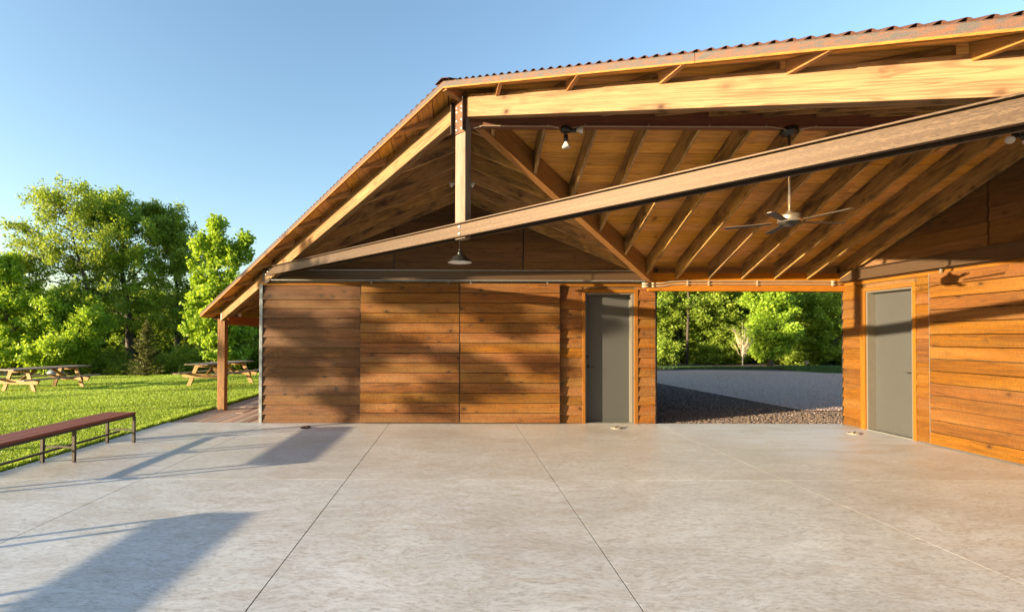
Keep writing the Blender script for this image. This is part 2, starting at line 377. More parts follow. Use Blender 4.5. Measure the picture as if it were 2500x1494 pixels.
# boardwalk beside the left wall
mb = MB(6); x = -5.40
widths = [.09] + [.14] * 14
for wd in widths:
    if x > -3.72: break
    y = D + .012; first = mb.rng.uniform(1.2, 3.4)
    while y < 18.6:
        y2 = min(18.6, y + first); first = mb.rng.uniform(2.2, 3.6)
        z = -.012 + mb.rng.uniform(-.005, .003)
        mb.box((x, y, -.05), (min(x + wd, -3.7), y2 - .004, z), g=(0, 1, 0)); y = y2
    x += wd + .011
tag(mb.build('boardwalk', M['walk'], bevel=.003), kind='structure')
sheet('boardwalk_bed', -5.47, -3.6, D + .006, 18.7, -.085, M['joint'])

# gravel behind the passage
def lot_x(y): return 7.80 - max(0, y - 10.84) * .0905
_l = sheet('gravel_lot', 0, 1, 0, 1, 0, M['lot'], 50, 40)
for v_ in _l.data.vertices:
    y = 10.845 + v_.co.y * 15.1; x0 = lot_x(y) + .004; x = x0 + (60 - x0) * v_.co.x ** 2
    v_.co = (x, y, -.010 + .010 * math.sin(x * .5 + y * .3) * sst(12, 16, y) * sst(9, 12, x) - .05 * sst(22, 26, y))
sheet('stone_bed', 3.0, 20, D + .006, 40, -.045, M['bedbase'])
sheet('far_verge', 8, 60, 25.2, 30, -.09, M['wildfloor'], 20, 4)

# ------------------------------------------------------------------ PAVILION
pav = thing('timber_pavilion', 'plank walled timber pavilion with rusty corrugated roof and diagonal steel tie beam', 'pavilion')
ZD = 4.48          # underside of the roof deck at the ridge crossing
def zd(d): return ZD - P_ * d
DOWN_T = .040
def part(mbx, name, mats, bevel=0, label=None):
    o = mbx.build(name, mats, pav, bevel)
    if label: o['label'] = label
    return o

# generic wall frame: t along the wall, n out of the wall, z up
class Wall:
    def __init__(s, O, A, N): s.O = V(O); s.A = V(A); s.N = V(N)
    def p(s, t, n, z): return s.O + s.A * t + s.N * n + V((0, 0, z))
    def box(s, mbx, t0, t1, n0, n1, z0, z1, g=None, mi=0, rn=None):
        q = [s.p(t0, n0, z0), s.p(t1, n0, z0), s.p(t1, n1, z0), s.p(t0, n1, z0)]
        if g is None:
            d = (abs(t1 - t0), abs(n1 - n0), abs(z1 - z0)); g = (s.A, s.N, V((0, 0, 1)))[d.index(max(d))]
        mbx.prism(q, (0, 0, z1 - z0), g, None, mi, rn)
    def lap(s, mbx, t0, t1, laps, ends=0):
        for k in range(len(laps) - 1):
            zt, zb = laps[k], laps[k + 1]; j = mbx.rng.uniform(-.004, .004); e = mbx.rng.uniform(-.003, .003)
            th = .036 + mbx.rng.uniform(-.004, .005)
            prof = [s.p(t0, 0, zb + j), s.p(t0, th + .004, zb + j), s.p(t0, th + .003, zb + j + .006), s.p(t0, .008, zt + .02), s.p(t0, 0, zt + .02)]
            mbx.prism(prof, s.A * (t1 - t0 + e), s.A)
    def planks(s, mbx, t0, t1, n0, n1, z0, z1, cnt):
        h = (z1 - z0) / cnt
        for k in range(cnt):
            a = z0 + k * h + .0045; b = z0 + (k + 1) * h - .0045; d = mbx.rng.uniform(-.004, .005)
            s.box(mbx, t0, t1, n0, n1 + d, a, b, g=s.A)
WA = Wall((0, D, 0), (1, 0, 0), (0, -1, 0))            # far wall: t = X
WB = Wall((XW, D, 0), (0, -1, 0), (-1, 0, 0))          # right wall: t = D - Y
LAPS = [2.569, 2.324, 2.158, 1.973, 1.795, 1.613, 1.425, 1.243, 1.061, .884, .702, .524, .345, .163, .012]

# -- far wall
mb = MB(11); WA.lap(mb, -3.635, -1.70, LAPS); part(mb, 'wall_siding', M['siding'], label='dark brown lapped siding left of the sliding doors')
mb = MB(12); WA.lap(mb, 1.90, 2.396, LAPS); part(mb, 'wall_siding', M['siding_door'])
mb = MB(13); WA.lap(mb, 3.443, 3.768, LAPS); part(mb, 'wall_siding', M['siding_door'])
mb = MB(14); WA.box(mb, -3.635, 3.768, 0, .034, 2.592, 2.622); WA.box(mb, -3.635, 3.768, .0, .020, 2.622, 2.66); part(mb, 'wall_trim', M['trim'])
mb = MB(15); WA.box(mb, -3.60, 2.40, -.15, -.0, 0, 2.66); WA.box(mb, 3.39, 3.80, -.15, 0, 0, 2.66); WA.box(mb, 2.40, 3.39, -.15, 0, 2.50, 2.66); part(mb, 'wall_frame', M['gable'])
mb = MB(16)
WA.box(mb, -3.693, -3.637, -.05, .045, 0, 2.60); part(mb, 'corner_post', M['bluegalv'], .002, 'blue grey galvanised steel post at the left end of the far wall')
mb = MB(17)
WA.box(mb, 3.770, 3.778, -.16, .035, 0, 2.495); WA.box(mb, 3.778, 3.83, -.16, -.03, 0, 2.495); part(mb, 'corner_post', M['darksteel'], .002, 'dark steel post on the left side of the passage')
def sliding_door(W, t0, t1, z0, z1, seed, pins, mat):
    m = MB(seed); W.planks(m, t0, t1, .075, .098, z0, z1, 14)
    o = part(m, 'sliding_door', mat, .005)
    m = MB(seed + 1)
    W.box(m, t0 - .004, t0, .055, .099, z0, z1, rn=.5); W.box(m, t1, t1 + .004, .055, .099, z0, z1, rn=.5)
    for zz in (z0 + .05, (z0 + z1) / 2, z1 - .12): W.box(m, t0 + .02, t1 - .02, .045, .075, zz, zz + .07, rn=.5)
    m.build('door_frame', M['plate_dark' if W is WA else 'galv'], o)
    for p in pins:
        m = MB(seed + 2); W.box(m, p - .012, p + .012, .098, .103, z1 - .01, z1 + .045, rn=.5); W.box(m, p - .012, p + .012, .075, .103, z1 + .045, z1 + .05, rn=.5); m.build('hanger', M['galv'], o)
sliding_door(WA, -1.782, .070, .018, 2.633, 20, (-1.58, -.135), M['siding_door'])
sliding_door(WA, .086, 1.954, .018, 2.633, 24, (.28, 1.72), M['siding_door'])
def man_door(W, o0, o1, ztop, cl, cr_, ct, leafmat, handle_t, seed, hinge_t):
    """opening o0..o1"""
    m = MB(seed); W.box(m, o0 - cl, o0, -.02, .040, .0, ztop + ct); W.box(m, o1, o1 + cr_, -.02, .040, .0, ztop + ct); W.box(m, o0, o1, -.02, .038, ztop, ztop + ct, g=W.A); part(m, 'door_casing', M['trim'], .002)
    d = MB(seed + 1); n0 = -.127
    W.box(d, o0 + .03, o1 - .045, n0 - .045, n0, .012, ztop - .04, g=(0, 0, 1), rn=.5); do = part(d, 'door', leafmat, .002)
    m = MB(seed + 2)
    for a, b in ((o0, o0 + .028), (o1 - .043, o1)):
        W.box(m, a, b, -.15, .012, 0, ztop, rn=.5)
    W.box(m, o1 - .047, o1 - .043, -.15, -.045, .0, ztop - .03, rn=.5)
    W.box(m, o0 + .028, o1 - .043, -.15, .010, ztop - .028, ztop, g=W.A, rn=.5); W.box(m, o0 + .028, o1 - .043, -.15, -.05, ztop - .038, ztop - .028, g=W.A, rn=.5)
    m.build('door_frame', M['doorframe'], do)
    m = MB(seed + 3); sgn = 1 if handle_t < (o0 + o1) / 2 else -1
    m.lathe(W.p(handle_t, n0, 1.06), [(0, .012), (.032, .012), (.034, 0)], 16, W.N)
    m.tube([W.p(handle_t, n0 + .01, 1.06), W.p(handle_t, n0 + .055, 1.06), W.p(handle_t + sgn * .03, n0 + .06, 1.06), W.p(handle_t + sgn * .12, n0 + .058, 1.058)], .010, 8)
    m.build('handle', M['darksteel'], do)
    m = MB(seed + 4); m.lathe(W.p(handle_t, n0, 1.25), [(0, .02), (.026, .02), (.03, 0)], 16, W.N); m.build('deadbolt', M['darksteel'], do)
    for z in (.3, 1.85) if W is WA else ():
        m = MB(seed + 5); m.tube([W.p(hinge_t, n0 + .008, z), W.p(hinge_t, n0 + .008, z + .1)], .010, 8); m.build('hinge', M['darksteel'], do)
    m = MB(seed + 6); W.box(m, o0, o1, -.15, .03, .001, .011, rn=.5); m.build('threshold', M['galv'], do)
man_door(WA, 2.447, 3.377, 2.467, .051, .066, .062, M['door'], 2.53, 30, 2.48)

# header channel over the sliding doors, upper gable siding
def header(W, t0, t1, seed, z0=2.672, z1=2.872):
    m = MB(seed)
    W.box(m, t0, t1, .085, .092, z0, z1, rn=.4)
    W.box(m, t0, t1, .092, .140, z1 - .007, z1, rn=.5); W.box(m, t0, t1, .092, .140, z0, z0 + .007, rn=.6)
    part(m, 'header_channel', M['header'], .001)
    m = MB(seed + 1)
    W.box(m, t0 + .01, t1 - .01, .141, .145, z1 - .014, z1 + .002, rn=.5); W.box(m, t0 + .01, t1 - .01, .141, .145, z0 - .002, z0 + .014, rn=.5)
    W.box(m, t0, t1, .040, .072, 2.655, 2.668, rn=.5)
    return m
m = header(WA, -3.46, 3.55, 40); part(m, 'door_track', M['galv'])
def gable(W, c, half, panels, seed):
    m = MB(seed); z = 2.86; h = .186
    k = 0
    while z < ZD - .12:
        zt = z + h
        reach = (ZD - .02 - z) / P_; reach2 = (ZD - .02 - zt) / P_
        for a, b in zip(panels[:-1], panels[1:]):
            t0, t1 = a + .012, b - .012
            lo, hi = c - reach, c + reach
            if t1 <= lo or t0 >= hi: continue
            def clampz(t): return min(zt + .015, ZD - .02 - P_ * abs(t - c))
            t0c, t1c = max(t0, lo), min(t1, hi)
            th = .026; poly = [(t0c, z), (t1c, z)]
            xs = sorted({t0c, t1c} | {t for t in (c - reach2, c + reach2, c) if t0c < t < t1c}, reverse=True)
            top = [(t, max(z + .001, clampz(t))) for t in xs]
            n_out = lambda zz: .004 + th * (1 - (zz - z) / (h + .02))
            front = [(t, zz, n_out(zz)) for t, zz in poly + top]
            vs = [W.p(t, n, zz) for t, zz, n in front] + [W.p(t, -.01, zz) for t, zz, n in front]
            q = len(front)
            fs = [list(range(q)), list(range(2 * q - 1, q - 1, -1))] + [[i, q + i, q + (i + 1) % q, (i + 1) % q] for i in range(q)]
            m._add(vs, fs, W.A, None, 0)
        z = zt; k += 1
    part(m, 'gable_wall', M['gable'])
    m = MB(seed + 1)
    q = [W.p(c - half, -.06, 2.66), W.p(c + half, -.06, 2.66), W.p(c + half, -.06, ZD - P_ * half - .01), W.p(c, -.06, ZD - .01), W.p(c - half, -.06, ZD - P_ * half - .01)]
    m.prism(q, W.N * .045, W.A, None, 0, .2); part(m, 'wall_sheathing', M['black'])
gable(WA, XR, 3.75, [-3.66, -1.17, 1.28, 3.77], 44)

# -- right wall (t = D - Y)
TB = lambda y: D - y
mb = MB(51); WB.lap(mb, .05, TB(8.762) + .01, LAPS); part(mb, 'wall_siding', M['siding_warm'])
mb = MB(52); WB.lap(mb, TB(7.70), TB(7.36), LAPS); part(mb, 'wall_siding', M['siding_warm'])
mb = MB(53); WB.box(mb, .05, 7.2, 0, .034, 2.592, 2.622); WB.box(mb, .05, 7.2, 0, .020, 2.622, 2.66); part(mb, 'wall_trim', M['trim'])
mb = MB(54); WB.box(mb, .02, TB(8.66), -.15, 0, 0, 2.66); WB.box(mb, TB(7.75), 7.35, -.15, 0, 0, 2.66); WB.box(mb, TB(8.66), TB(7.75), -.15, 0, 2.50, 2.66); part(mb, 'wall_frame', M['gable'])
mb = MB(55); WB.box(mb, .035, .047, -.16, .035, 0, 2.495); part(mb, 'corner_post', M['darksteel'], .001, 'dark steel edge on the right side of the passage')
man_door(WB, TB(8.655), TB(7.752), 2.450, .105, .055, .07, M['door'], TB(7.84), 60, TB(8.6))
sliding_door(WB, TB(7.413), TB(5.55), .018, 2.605, 70, (TB(7.23), TB(5.75)), M['siding_warm'])
sliding_door(WB, TB(5.535), TB(3.67), .018, 2.605, 74, (TB(5.3), TB(3.9)), M['siding_warm'])
m = header(WB, .06, 7.2, 78); part(m, 'door_track', M['header'])
gable(WB, TB(YR), 3.75, [-.1, TB(6.65), TB(4.1), 7.35], 84)

# -- the closed rooms behind the two partition walls
mb = MB(90)
for z in np.arange(.0, 2.5, .18):
    mb.box((-3.70, D + .06, z), (-3.67, 18, z + .185), g=(0, 1, 0)); mb.box((3.83, D + .17, z), (3.86, 18, z + .185), g=(0, 1, 0)); mb.box((-3.66, 18, z), (3.83, 18.03, z + .185), g=(1, 0, 0))
part(mb, 'outer_wall', M['siding'])
mb = MB(91)
for z in np.arange(.0, 2.5, .18):
    mb.box((XW + .17, D + .0, z), (15, D + .03, z + .185), g=(1, 0, 0)); mb.box((XW + .17, 1.86, z), (15, 1.89, z + .185), g=(1, 0, 0)); mb.box((15.0, 1.9, z), (15.03, D, z + .185), g=(0, 1, 0))
part(mb, 'outer_wall', M['siding'])

# -- passage header, plates
mb = MB(92); mb.box((3.62, 9.125, 2.497), (XW + .02, 9.265, 2.665)); mb.box((3.66, 9.133, 2.668), (XW + .02, 9.265, 2.84)); part(mb, 'header_beam', M['beam'], .003, 'orange stained beam above the passage')

# -- rafters. slope frame: a = X-XR, b = Y-YR
RD = .30
def rafter_pts(fixed, axis, d0, d1, sgn, top0=0.0, drop=RD, depth_at=None):
    """rafter at constant cross coordinate; d = horizontal distance from ridge"""
    pts = []
    for d, up in ((d0, 1), (d1, 1), (d1, 0), (d0, 0)):
        z = zd(d) - .002 - (0 if up else drop)
        if axis == 'Y': pts.append((fixed, YR + sgn * d, z))
        else: pts.append((XR + sgn * d, fixed, z))
    return pts
def rafter(fixed, axis, d0, d1, sgn, seed, name='rafter', mat='rafter', drop=RD, taper=None, w=.040):
    m = MB(seed); pts = rafter_pts(fixed - (w / 2), axis, d0, d1, sgn, drop=drop)
    if taper is not None:
        i = 2; x, y, z = pts[2]; pts[2] = (x, y, pts[1][2] - taper)
        x, y, z = pts[3]; pts[3] = (x, y, pts[0][2] - drop)
    g = V(pts[1]) - V(pts[0])
    m.prism(pts, (w, 0, 0) if axis == 'Y' else (0, w, 0), g); part(m, name, M[mat], .002)
offs = [7.24 - .618 * k - XR for k in range(12)]          # distances along the ridge
for k, o in enumerate(offs):
    X = XR + o
    rafter(X, 'Y', .052, min(3.525, o + 3.6) if False else (3.525 if o > 3.62 else o - .05), 1, 100 + k)          # far slope of the right wing (jacks end at the valley)
    if .1 < o < 3.6: rafter(YR + o, 'X', .052, o - .05, 1, 120 + k)  # right slope of the left wing, down to the valley
    # near slope of the right wing: behind the truss, then a tapered lookout
    lim = o - .05
    if lim > .12: rafter(X, 'Y', .052, min(lim, 5.3), -1, 140 + k)
    rafter(X, 'Y', o + .055, min(o + 2 * .235 - .02, 5.75), -1, 160 + k, 'lookout', 'valley', .112, .012) if o < 5.4 else None
for k in range(30):
    o = offs[-1] + .618 * k                                 # left slope of the left wing
    Y = YR + o
    if o < 5.4:
        lim = o - .05
        if lim > .1: rafter(Y, 'X', .052, min(lim, 5.3), -1, 180 + k)
        rafter(Y, 'X', o + .055, min(o + 2 * .235 - .02, 5.75), -1, 200 + k, 'lookout', 'valley', .112, .012)
    elif Y < 18.5: rafter(Y, 'X', 3.8, 5.78, -1, 220 + k, drop=.25, taper=.09)
# ridge beams
mb = MB(240); mb.box((XR + .06, YR - .05, 4.043), (XW + .0, YR + .05, 4.40)); part(mb, 'ridge_beam', M['ridge'], .003, 'dark maroon ridge beam carrying the ceiling fan')
mb = MB(241); mb.box((XR - .05, YR + .06, 4.043), (XR + .05, D - .03, 4.40)); part(mb, 'ridge_beam', M['ridge'], .003)
# valley rafter, three plies
mb = MB(242); dg = V((1, 1, 0)).normalized()
for k in (-1, 0, 1):
    sd = V((1, -1, 0)).normalized() * .036 * k
    a0, a1 = .10, 3.60
    pts = [V((XR + a, YR + a, z)) + sd - V((1, -1, 0)).normalized() * .0175 for a, z in ((a0, zd(a0) - .01), (a1, zd(a1) - .01), (a1, 2.64), (a0, 4.135))]
    mb.prism(pts, V((1, -1, 0)).normalized() * .035, pts[1] - pts[0])
part(mb, 'valley_rafter', M['valley'], .002)
# hip rafter stub at the front
mb = MB(243)
pts = [V((XR - a, YR - a, z)) + V((-.025, .025, 0)) for a, z in ((.02, zd(.02) - .01), (.222, zd(.222) - .012), (.222, zd(.222) - .03), (.02, zd(0) - .16))]
mb.prism(pts, V((.05, -.05, 0)), pts[1] - pts[0]); part(mb, 'hip_rafter', M['valley'], .002)

# -- truss
td = V((1, -1, 0)).normalized(); tn = V((-1, -1, 0)).normalized()      # along truss (to the right/near), towards the camera
PF = V((XR - .045, YR - .045, 0))                                        # front face of the timbers at the ridge crossing
TT = .10
def chord(sgn, seed, label):
    m = MB(seed); s2 = math.sqrt(2)
    e0, e1 = .055, 5.26
    pts = []
    for d, zz in ((e0, 4.397), (e1, 4.397), (e1, 4.147), (e0, 4.147)):
        q = PF + td * sgn * d * s2; pts.append(V((q.x, q.y, zz - P_ * d)))
    m.prism(pts, -tn * TT, td * sgn - V((0, 0, P_ / s2))); return part(m, 'top_chord', M['chord'], .004, label)
chord(1, 250, 'pale sunlit timber chord rising to the right'); chord(-1, 251, 'pale sunlit timber chord sloping down to the porch post')
mb = MB(252)
q = [PF + td * a + tn * -.001 - tn * b + V((0, 0, 2.745)) for a, b in ((-.080, 0), (.080, 0), (.080, .098), (-.080, .098))]
mb.prism(q, (0, 0, 4.375 - 2.745), (0, 0, 1)); part(mb, 'king_post', M['kingpost'], .004)
def cchan(t0, t1, z0, z1, back, seed, fl=.05, tw=.007):
    m = MB(seed); n0 = 0 if not back else -TT; s = 1 if not back else -1
    base = PF
    def bx(a, b, na, nb, za, zb, rn):
        q = [base + td * a + tn * na, base + td * b + tn * na, base + td * b + tn * nb, base + td * a + tn * nb]
        q = [V((p.x, p.y, za)) for p in q]; m.prism(q, (0, 0, zb - za), td, None, 0, rn)
    bx(t0, t1, n0 + s * .002, n0 + s * (.002 + tw), z0, z1, .5)
    bx(t0 + .12, t1, n0 + s * (.002 + tw), n0 + s * fl, z1 - .013, z1, .6); bx(t0 + .12, t1, n0 + s * (.002 + tw), n0 + s * fl, z0, z0 + .010, .4)
    return m
s2 = math.sqrt(2)
tL, tR = -3.655 * s2, 3.66 * s2
m = cchan(tL, tR, 2.760, 2.922, False, 260, fl=.045); tie = part(m, 'tie_beam', M['channel'], .0015, 'long rusty steel channel crossing the pavilion diagonally')
m = cchan(tL, tR, 2.760, 2.922, True, 261, fl=.03); part(m, 'tie_beam', M['channel'], .0015)
def bolt(c, parent, r=.016):
    m = MB(7); m.lathe(c, [(r * 1.25, 0), (r * 1.25, .004), (r, .004), (r, .012), (r * .5, .016), (0, .016)], 12, tn); return m.build('bolt', M['bolt'], parent)
for z in (2.80, 2.88): bolt(PF + tn * .009 + V((0, 0, z)), tie)
for dx, z in ((.06, 2.79), (.14, 2.835), (.22, 2.88)): bolt(PF + td * (tL + dx) + tn * .009 + V((0, 0, z)), tie, .013)
# bracket at the top of the king post: plate with two forward flanges
mb = MB(262)
def bx(m, a, b, na, nb, za, zb0, zb1=None, rn=.5):
    zb1 = zb0 if zb1 is None else zb1
    q = [PF + td * a + tn * na + V((0, 0, za)), PF + td * b + tn * na + V((0, 0, za)), PF + td * b + tn * na + V((0, 0, zb1)), PF + td * a + tn * na + V((0, 0, zb0))]
    m.prism(q, tn * (nb - na), (0, 0, 1), None, 0, rn)
bx(mb, -.088, .088, .002, .010, 3.955, 4.345, 4.36)
br = part(mb, 'bracket_plate', M['plate'], .001)
mb = MB(263); bx(mb, -.094, -.088, .002, .062, 3.955, 4.33); bx(mb, .088, .094, .002, .062, 3.955, 4.35); mb.build('flange', M['plate_dark'], br)
for a in (-.040, .038):
    for z in (4.00, 4.10, 4.20, 4.25): bolt(PF + td * a + tn * .010 + V((0, 0, z)), br, .012)
mb = MB(264); bx(mb, -.50, -.34, -.03, .004, 2.0, 2.0) if False else None
# galvanised shoe at the low end of the left chord
q0 = PF - td * 5.26 * s2; ze = 4.397 - P_ * 5.26
mb.prism([q0 + tn * .003 - td * .004 + V((0, 0, ze - .25)), q0 + tn * .003 + td * .075 + V((0, 0, ze - .22)), q0 + tn * .003 + td * .075 + V((0, 0, ze + .025)), q0 + tn * .003 - td * .004 + V((0, 0, ze))], tn * .004, (0, 0, 1), None, 0, .5)
mb.prism([q0 - td * .004 + tn * .003 + V((0, 0, ze - .25)), q0 - td * .004 - tn * .10 + V((0, 0, ze - .25)), q0 - td * .004 - tn * .10 + V((0, 0, ze)), q0 - td * .004 + tn * .003 + V((0, 0, ze))], -td * .004, (0, 0, 1), None, 0, .5)
part(mb, 'chord_shoe', M['galv'])
mb = MB(265)   # dark seat bracket where the left chord meets the corner post
q0 = PF - td * (3.62 * s2); zs = 4.147 - P_ * 3.62
for a, b, z0_, z1_ in ((-.10, .16, -.035, .03),):
    g_ = V((td.x, td.y, P_ / s2))
    c0 = q0 + tn * .004 + td * a; c1 = q0 + tn * .004 + td * b
    mb.prism([c0 + V((0, 0, zs + a * P_ / s2 + z0_)), c1 + V((0, 0, zs + b * P_ / s2 + z0_)), c1 + V((0, 0, zs + b * P_ / s2 + z1_)), c0 + V((0, 0, zs + a * P_ / s2 + z1_))], tn * .006, td, None, 0, .5)
part(mb, 'seat_bracket', M['plate_dark'])
# porch posts (left one in view, its twin stands right of the camera)
for X0, Y0, sd_, lb in ((-5.29, 10.83, 270, 'rough sawn brown porch post standing on the boardwalk edge'), (5.32, .22, 271, None)):
    mb = MB(sd_); mb.box((X0, Y0, -.012 if sd_ == 270 else 0), (X0 + .16, Y0 + .15, 4.147 - P_ * 5.12 - .02)); part(mb, 'porch_post', M['porchpost'], .005, lb)
mb = MB(272); mb.box((-5.24, 10.99, 1.89), (-5.12, 18.4, 2.09), g=(0, 1, 0)); part(mb, 'eave_beam', M['beam'], .003)
mb = MB(273); mb.box((5.47, .25, 1.89), (15, .37, 2.09), g=(1, 0, 0)); part(mb, 'eave_beam', M['beam'], .003)
for X0, Y0 in ((-5.27, 14.4), (-5.27, 18.2),):
    mb = MB(274); mb.box((X0, Y0, -.012), (X0 + .14, Y0 + .14, 1.888)); part(mb, 'porch_post', M['porchpost'])

# -- roof deck boards, corrugated sheets, fascia
UO = .235; CUT = K - 2 * UO                  # diagonal edge X+Y=CUT
EAVE = 5.84; XE, YE = 15.3, 18.6
def deck(axis, sgn, seed, name='roof_deck'):
    """axis: direction the boards run; boards are stacked down the slope"""
    m = MB(seed); wd = .184; d = 0.0
    while d < EAVE - .01:
        d2 = min(d + wd, EAVE if sgn < 0 else 4.0)
        if d2 - d < .01: break
        # along-ridge start for each edge of the board
        if sgn > 0: a0, a1 = d + .0, d2 + .0          # valley: along = d
        else:
            a0, a1 = -2 * UO + d, -2 * UO + d2            # diagonal cut: along - d = -2u
            if d < UO: a0 = -d; 
            if d2 < UO: a1 = -d2
        end = (XE - XR) if axis == 'X' else (YE - YR)
        s0 = a0; L = m.rng.uniform(1.5, 4.2); cur0, cur1 = a0, a1
        while True:
            e = max(cur0, cur1) + L; last = e > end - .8
            if last: e = end
            L = m.rng.uniform(2.4, 4.2); g_ = .004
            def pt(al, dd):
                return (XR + al, YR + sgn * dd, zd(dd)) if axis == 'X' else (XR + sgn * dd, YR + al, zd(dd))
            j = m.rng.uniform(0, .002)
            q = [pt(cur0, d + g_), pt(e - .003, d + g_), pt(e - .003, d2 - g_), pt(cur1, d2 - g_)]
            m.prism([(x, y, z + j) for x, y, z in q], (0, 0, DOWN_T - .004), (1, 0, 0) if axis == 'X' else (0, 1, 0))
            cur0 = cur1 = e
            if last: break
        d = d2
        if sgn > 0 and d >= 3.99: break
    part(m, name, M['deckboard'])
deck('X', 1, 300); deck('X', -1, 301); deck('Y', 1, 302); deck('Y', -1, 303)
def corr(axis, sgn, seed):
    per = .0678; n = 8; over = .004
    end = (XE - XR) if axis == 'X' else (YE - YR)
    start = 0 if sgn > 0 else -UO - .02
    cnt = int((end - start) / per * n); vs = []; fs = []
    lim = 4.05 if sgn > 0 else EAVE + .04
    for i in range(cnt + 1):
        al = start + i * per / n
        if sgn > 0: dA, dB = 0, min(lim, max(al, .001))
        else:
            dA, dB = (max(0, -al), min(lim, al + 2 * UO + over * 1.4))
        zo = .0825 + .0125 * math.cos(2 * math.pi * i / n)
        for dd in (dA, dB):
            p = (XR + al, YR + sgn * dd, zd(dd) + zo) if axis == 'X' else (XR + sgn * dd, YR + al, zd(dd) + zo)
            vs.append(V(p))
        if i: fs.append([2 * i - 2, 2 * i - 1, 2 * i + 1, 2 * i])
    m = MB(seed); m._add(vs, fs, (1, 0, 0), None, 0, True)
    o = part(m, 'roof_sheet', M['roof'])
    so = o.modifiers.new('sol', 'SOLIDIFY'); so.thickness = .0015; so.offset = 1
corr('X', 1, 310); corr('X', -1, 311); corr('Y', 1, 312); corr('Y', -1, 313)
# ridge caps
mb = MB(314)
def cap(p0, p1, perp, wv=.11):
    p0 = V(p0); p1 = V(p1); perp = V(perp)
    for s in (1, -1):
        a = perp * s * wv - V((0, 0, wv * P_))
        q = [p0, p1, p1 + a, p0 + a]
        mb.prism(q, (0, 0, .004), p1 - p0, None, 0, .4)
zc = ZD + .094
cap((XR - .02, YR, zc), (XE, YR, zc), (0, 1, 0)); cap((XR, YR - .02, zc + .001), (XR, YE, zc + .001), (1, 0, 0))
a = UO + .02
for s in (1, -1):
    side = V((s, -s, 0)).normalized()
    q = [V((XR + .02, YR + .02, zc + .012)), V((XR - a, YR - a, zc + .012 - P_ * a)), V((XR - a, YR - a, zc + .008 - P_ * a)) + side * .11 - V((0, 0, .11 * P_ / s2)), V((XR + .02, YR + .02, zc + .008)) + side * .13 - V((0, 0, .13 * P_ / s2))]
    mb.prism(q, (0, 0, .004), (1, 1, 0), None, 0, .4)
part(mb, 'ridge_cap', M['roof'])
# diagonal fascia: steel angle over an orange batten
mb = MB(315); mw = MB(316)
A0 = V((XR - UO, YR - UO, 0))
for sgn, L in ((1, EAVE - UO + .01), (-1, EAVE - UO + .01)):
    p0 = A0.copy(); p1 = A0 + V((sgn * L, -sgn * L, 0)); zb = zd(UO); ze = zd(UO) - P_ * L
    segs = 3
    for k in range(segs):
        f0, f1 = k / segs, (k + 1) / segs; q0 = p0.lerp(p1, f0); q1 = p0.lerp(p1, f1 - .0004); z0 = zb + (ze - zb) * f0; z1 = zb + (ze - zb) * f1
        jt = mb.rng.uniform(-.001, .001)
        mb.prism([q0 + V((0, 0, z0 + .010)), q1 + V((0, 0, z1 + .010)), q1 + V((0, 0, z1 + .066)), q0 + V((0, 0, z0 + .066))], tn * (.006 + jt), q1 - q0)
        mb.prism([q0 + tn * -.03 + V((0, 0, z0 + .0662)), q1 + tn * -.03 + V((0, 0, z1 + .0662)), q1 + tn * .008 + V((0, 0, z1 + .0662)), q0 + tn * .008 + V((0, 0, z0 + .0662))], (0, 0, .003), q1 - q0)
        mw.prism([q0 + tn * -.020 + V((0, 0, z0 - .006 + jt)), q1 + tn * -.020 + V((0, 0, z1 - .006 + jt)), q1 + tn * -.020 + V((0, 0, z1 + .0095)), q0 + tn * -.020 + V((0, 0, z0 + .0095))], tn * .028, q1 - q0)
part(mb, 'fascia', M['fascia']); part(mw, 'fascia_batten', M['beam'])
mb = MB(317)
mb.box((XR - EAVE - .02, YR + EAVE - 2 * UO + .02, zd(EAVE) - .008), (XR - EAVE, YE, zd(EAVE) + .05), g=(0, 1, 0)); part(mb, 'eave_fascia', M['fascia'])
mb = MB(318); mb.box((XR + EAVE - 2 * UO + .02, YR - EAVE - .02, zd(EAVE) - .008), (XE, YR - EAVE, zd(EAVE) + .05), g=(1, 0, 0))
part(mb, 'eave_fascia', M['fascia'])

# ------------------------------------------------------------------ fittings that hang or sit in the pavilion
def strap(m, x, y, z): m.box((x - .008, y - .012, z - .009), (x + .008, y + .004, z + .016), rn=.5)
mb = MB(400); yb = YR - .062; zb = 4.036
xs = [.22, .30, 1.16, 1.20]; zs = [zb - .01, zb, zb, zb - .03]
mb.tube([(.20, yb, zb - .03), (.30, yb, zb), (1.08, yb, zb), (1.18, yb, zb - .02)], .007)
mb.tube([(1.34, yb, zb - .02), (1.44, yb, zb), (3.62, yb, zb), (3.78, yb, zb - .03)], .007)
mb.tube([(3.94, yb, zb - .03), (4.08, yb, zb), (6.05, yb, zb), (6.15, yb, zb - .01), (7.25, yb, zb)], .007)
for x in (.50, 1.05, 1.48, 2.2, 2.9, 3.55, 4.12, 4.9, 5.7): strap(mb, x, yb, zb)
o = mb.build('conduit', M['conduit']); tag(o, 'thin pale conduit strapped along the underside of the ridge beam', 'conduit')
mb = MB(401); yb = 9.112
for k, dz in enumerate((0, -.052)):
    mb.tube([(3.50, yb, 2.633 + dz), (3.88, yb, 2.638 + dz), (4.02, yb - .0, 2.668 + dz), (4.3, yb, 2.684 + dz), (7.18, yb, 2.680 + dz), (7.30, yb, 2.672 + dz)], .013)
for x in (4.35, 4.75, 5.66, 7.08): mb.box((x - .01, yb - .017, 2.60), (x + .01, yb + .02, 2.70), rn=.5)
for z in (2.633, 2.581): mb.tube([(3.50, yb, z), (3.66, yb, z)], .023); mb.tube([(3.68, yb, z), (3.74, yb, z)], .021)
for z in (2.68, 2.628): mb.tube([(7.05, yb, z), (7.15, yb, z)], .02)
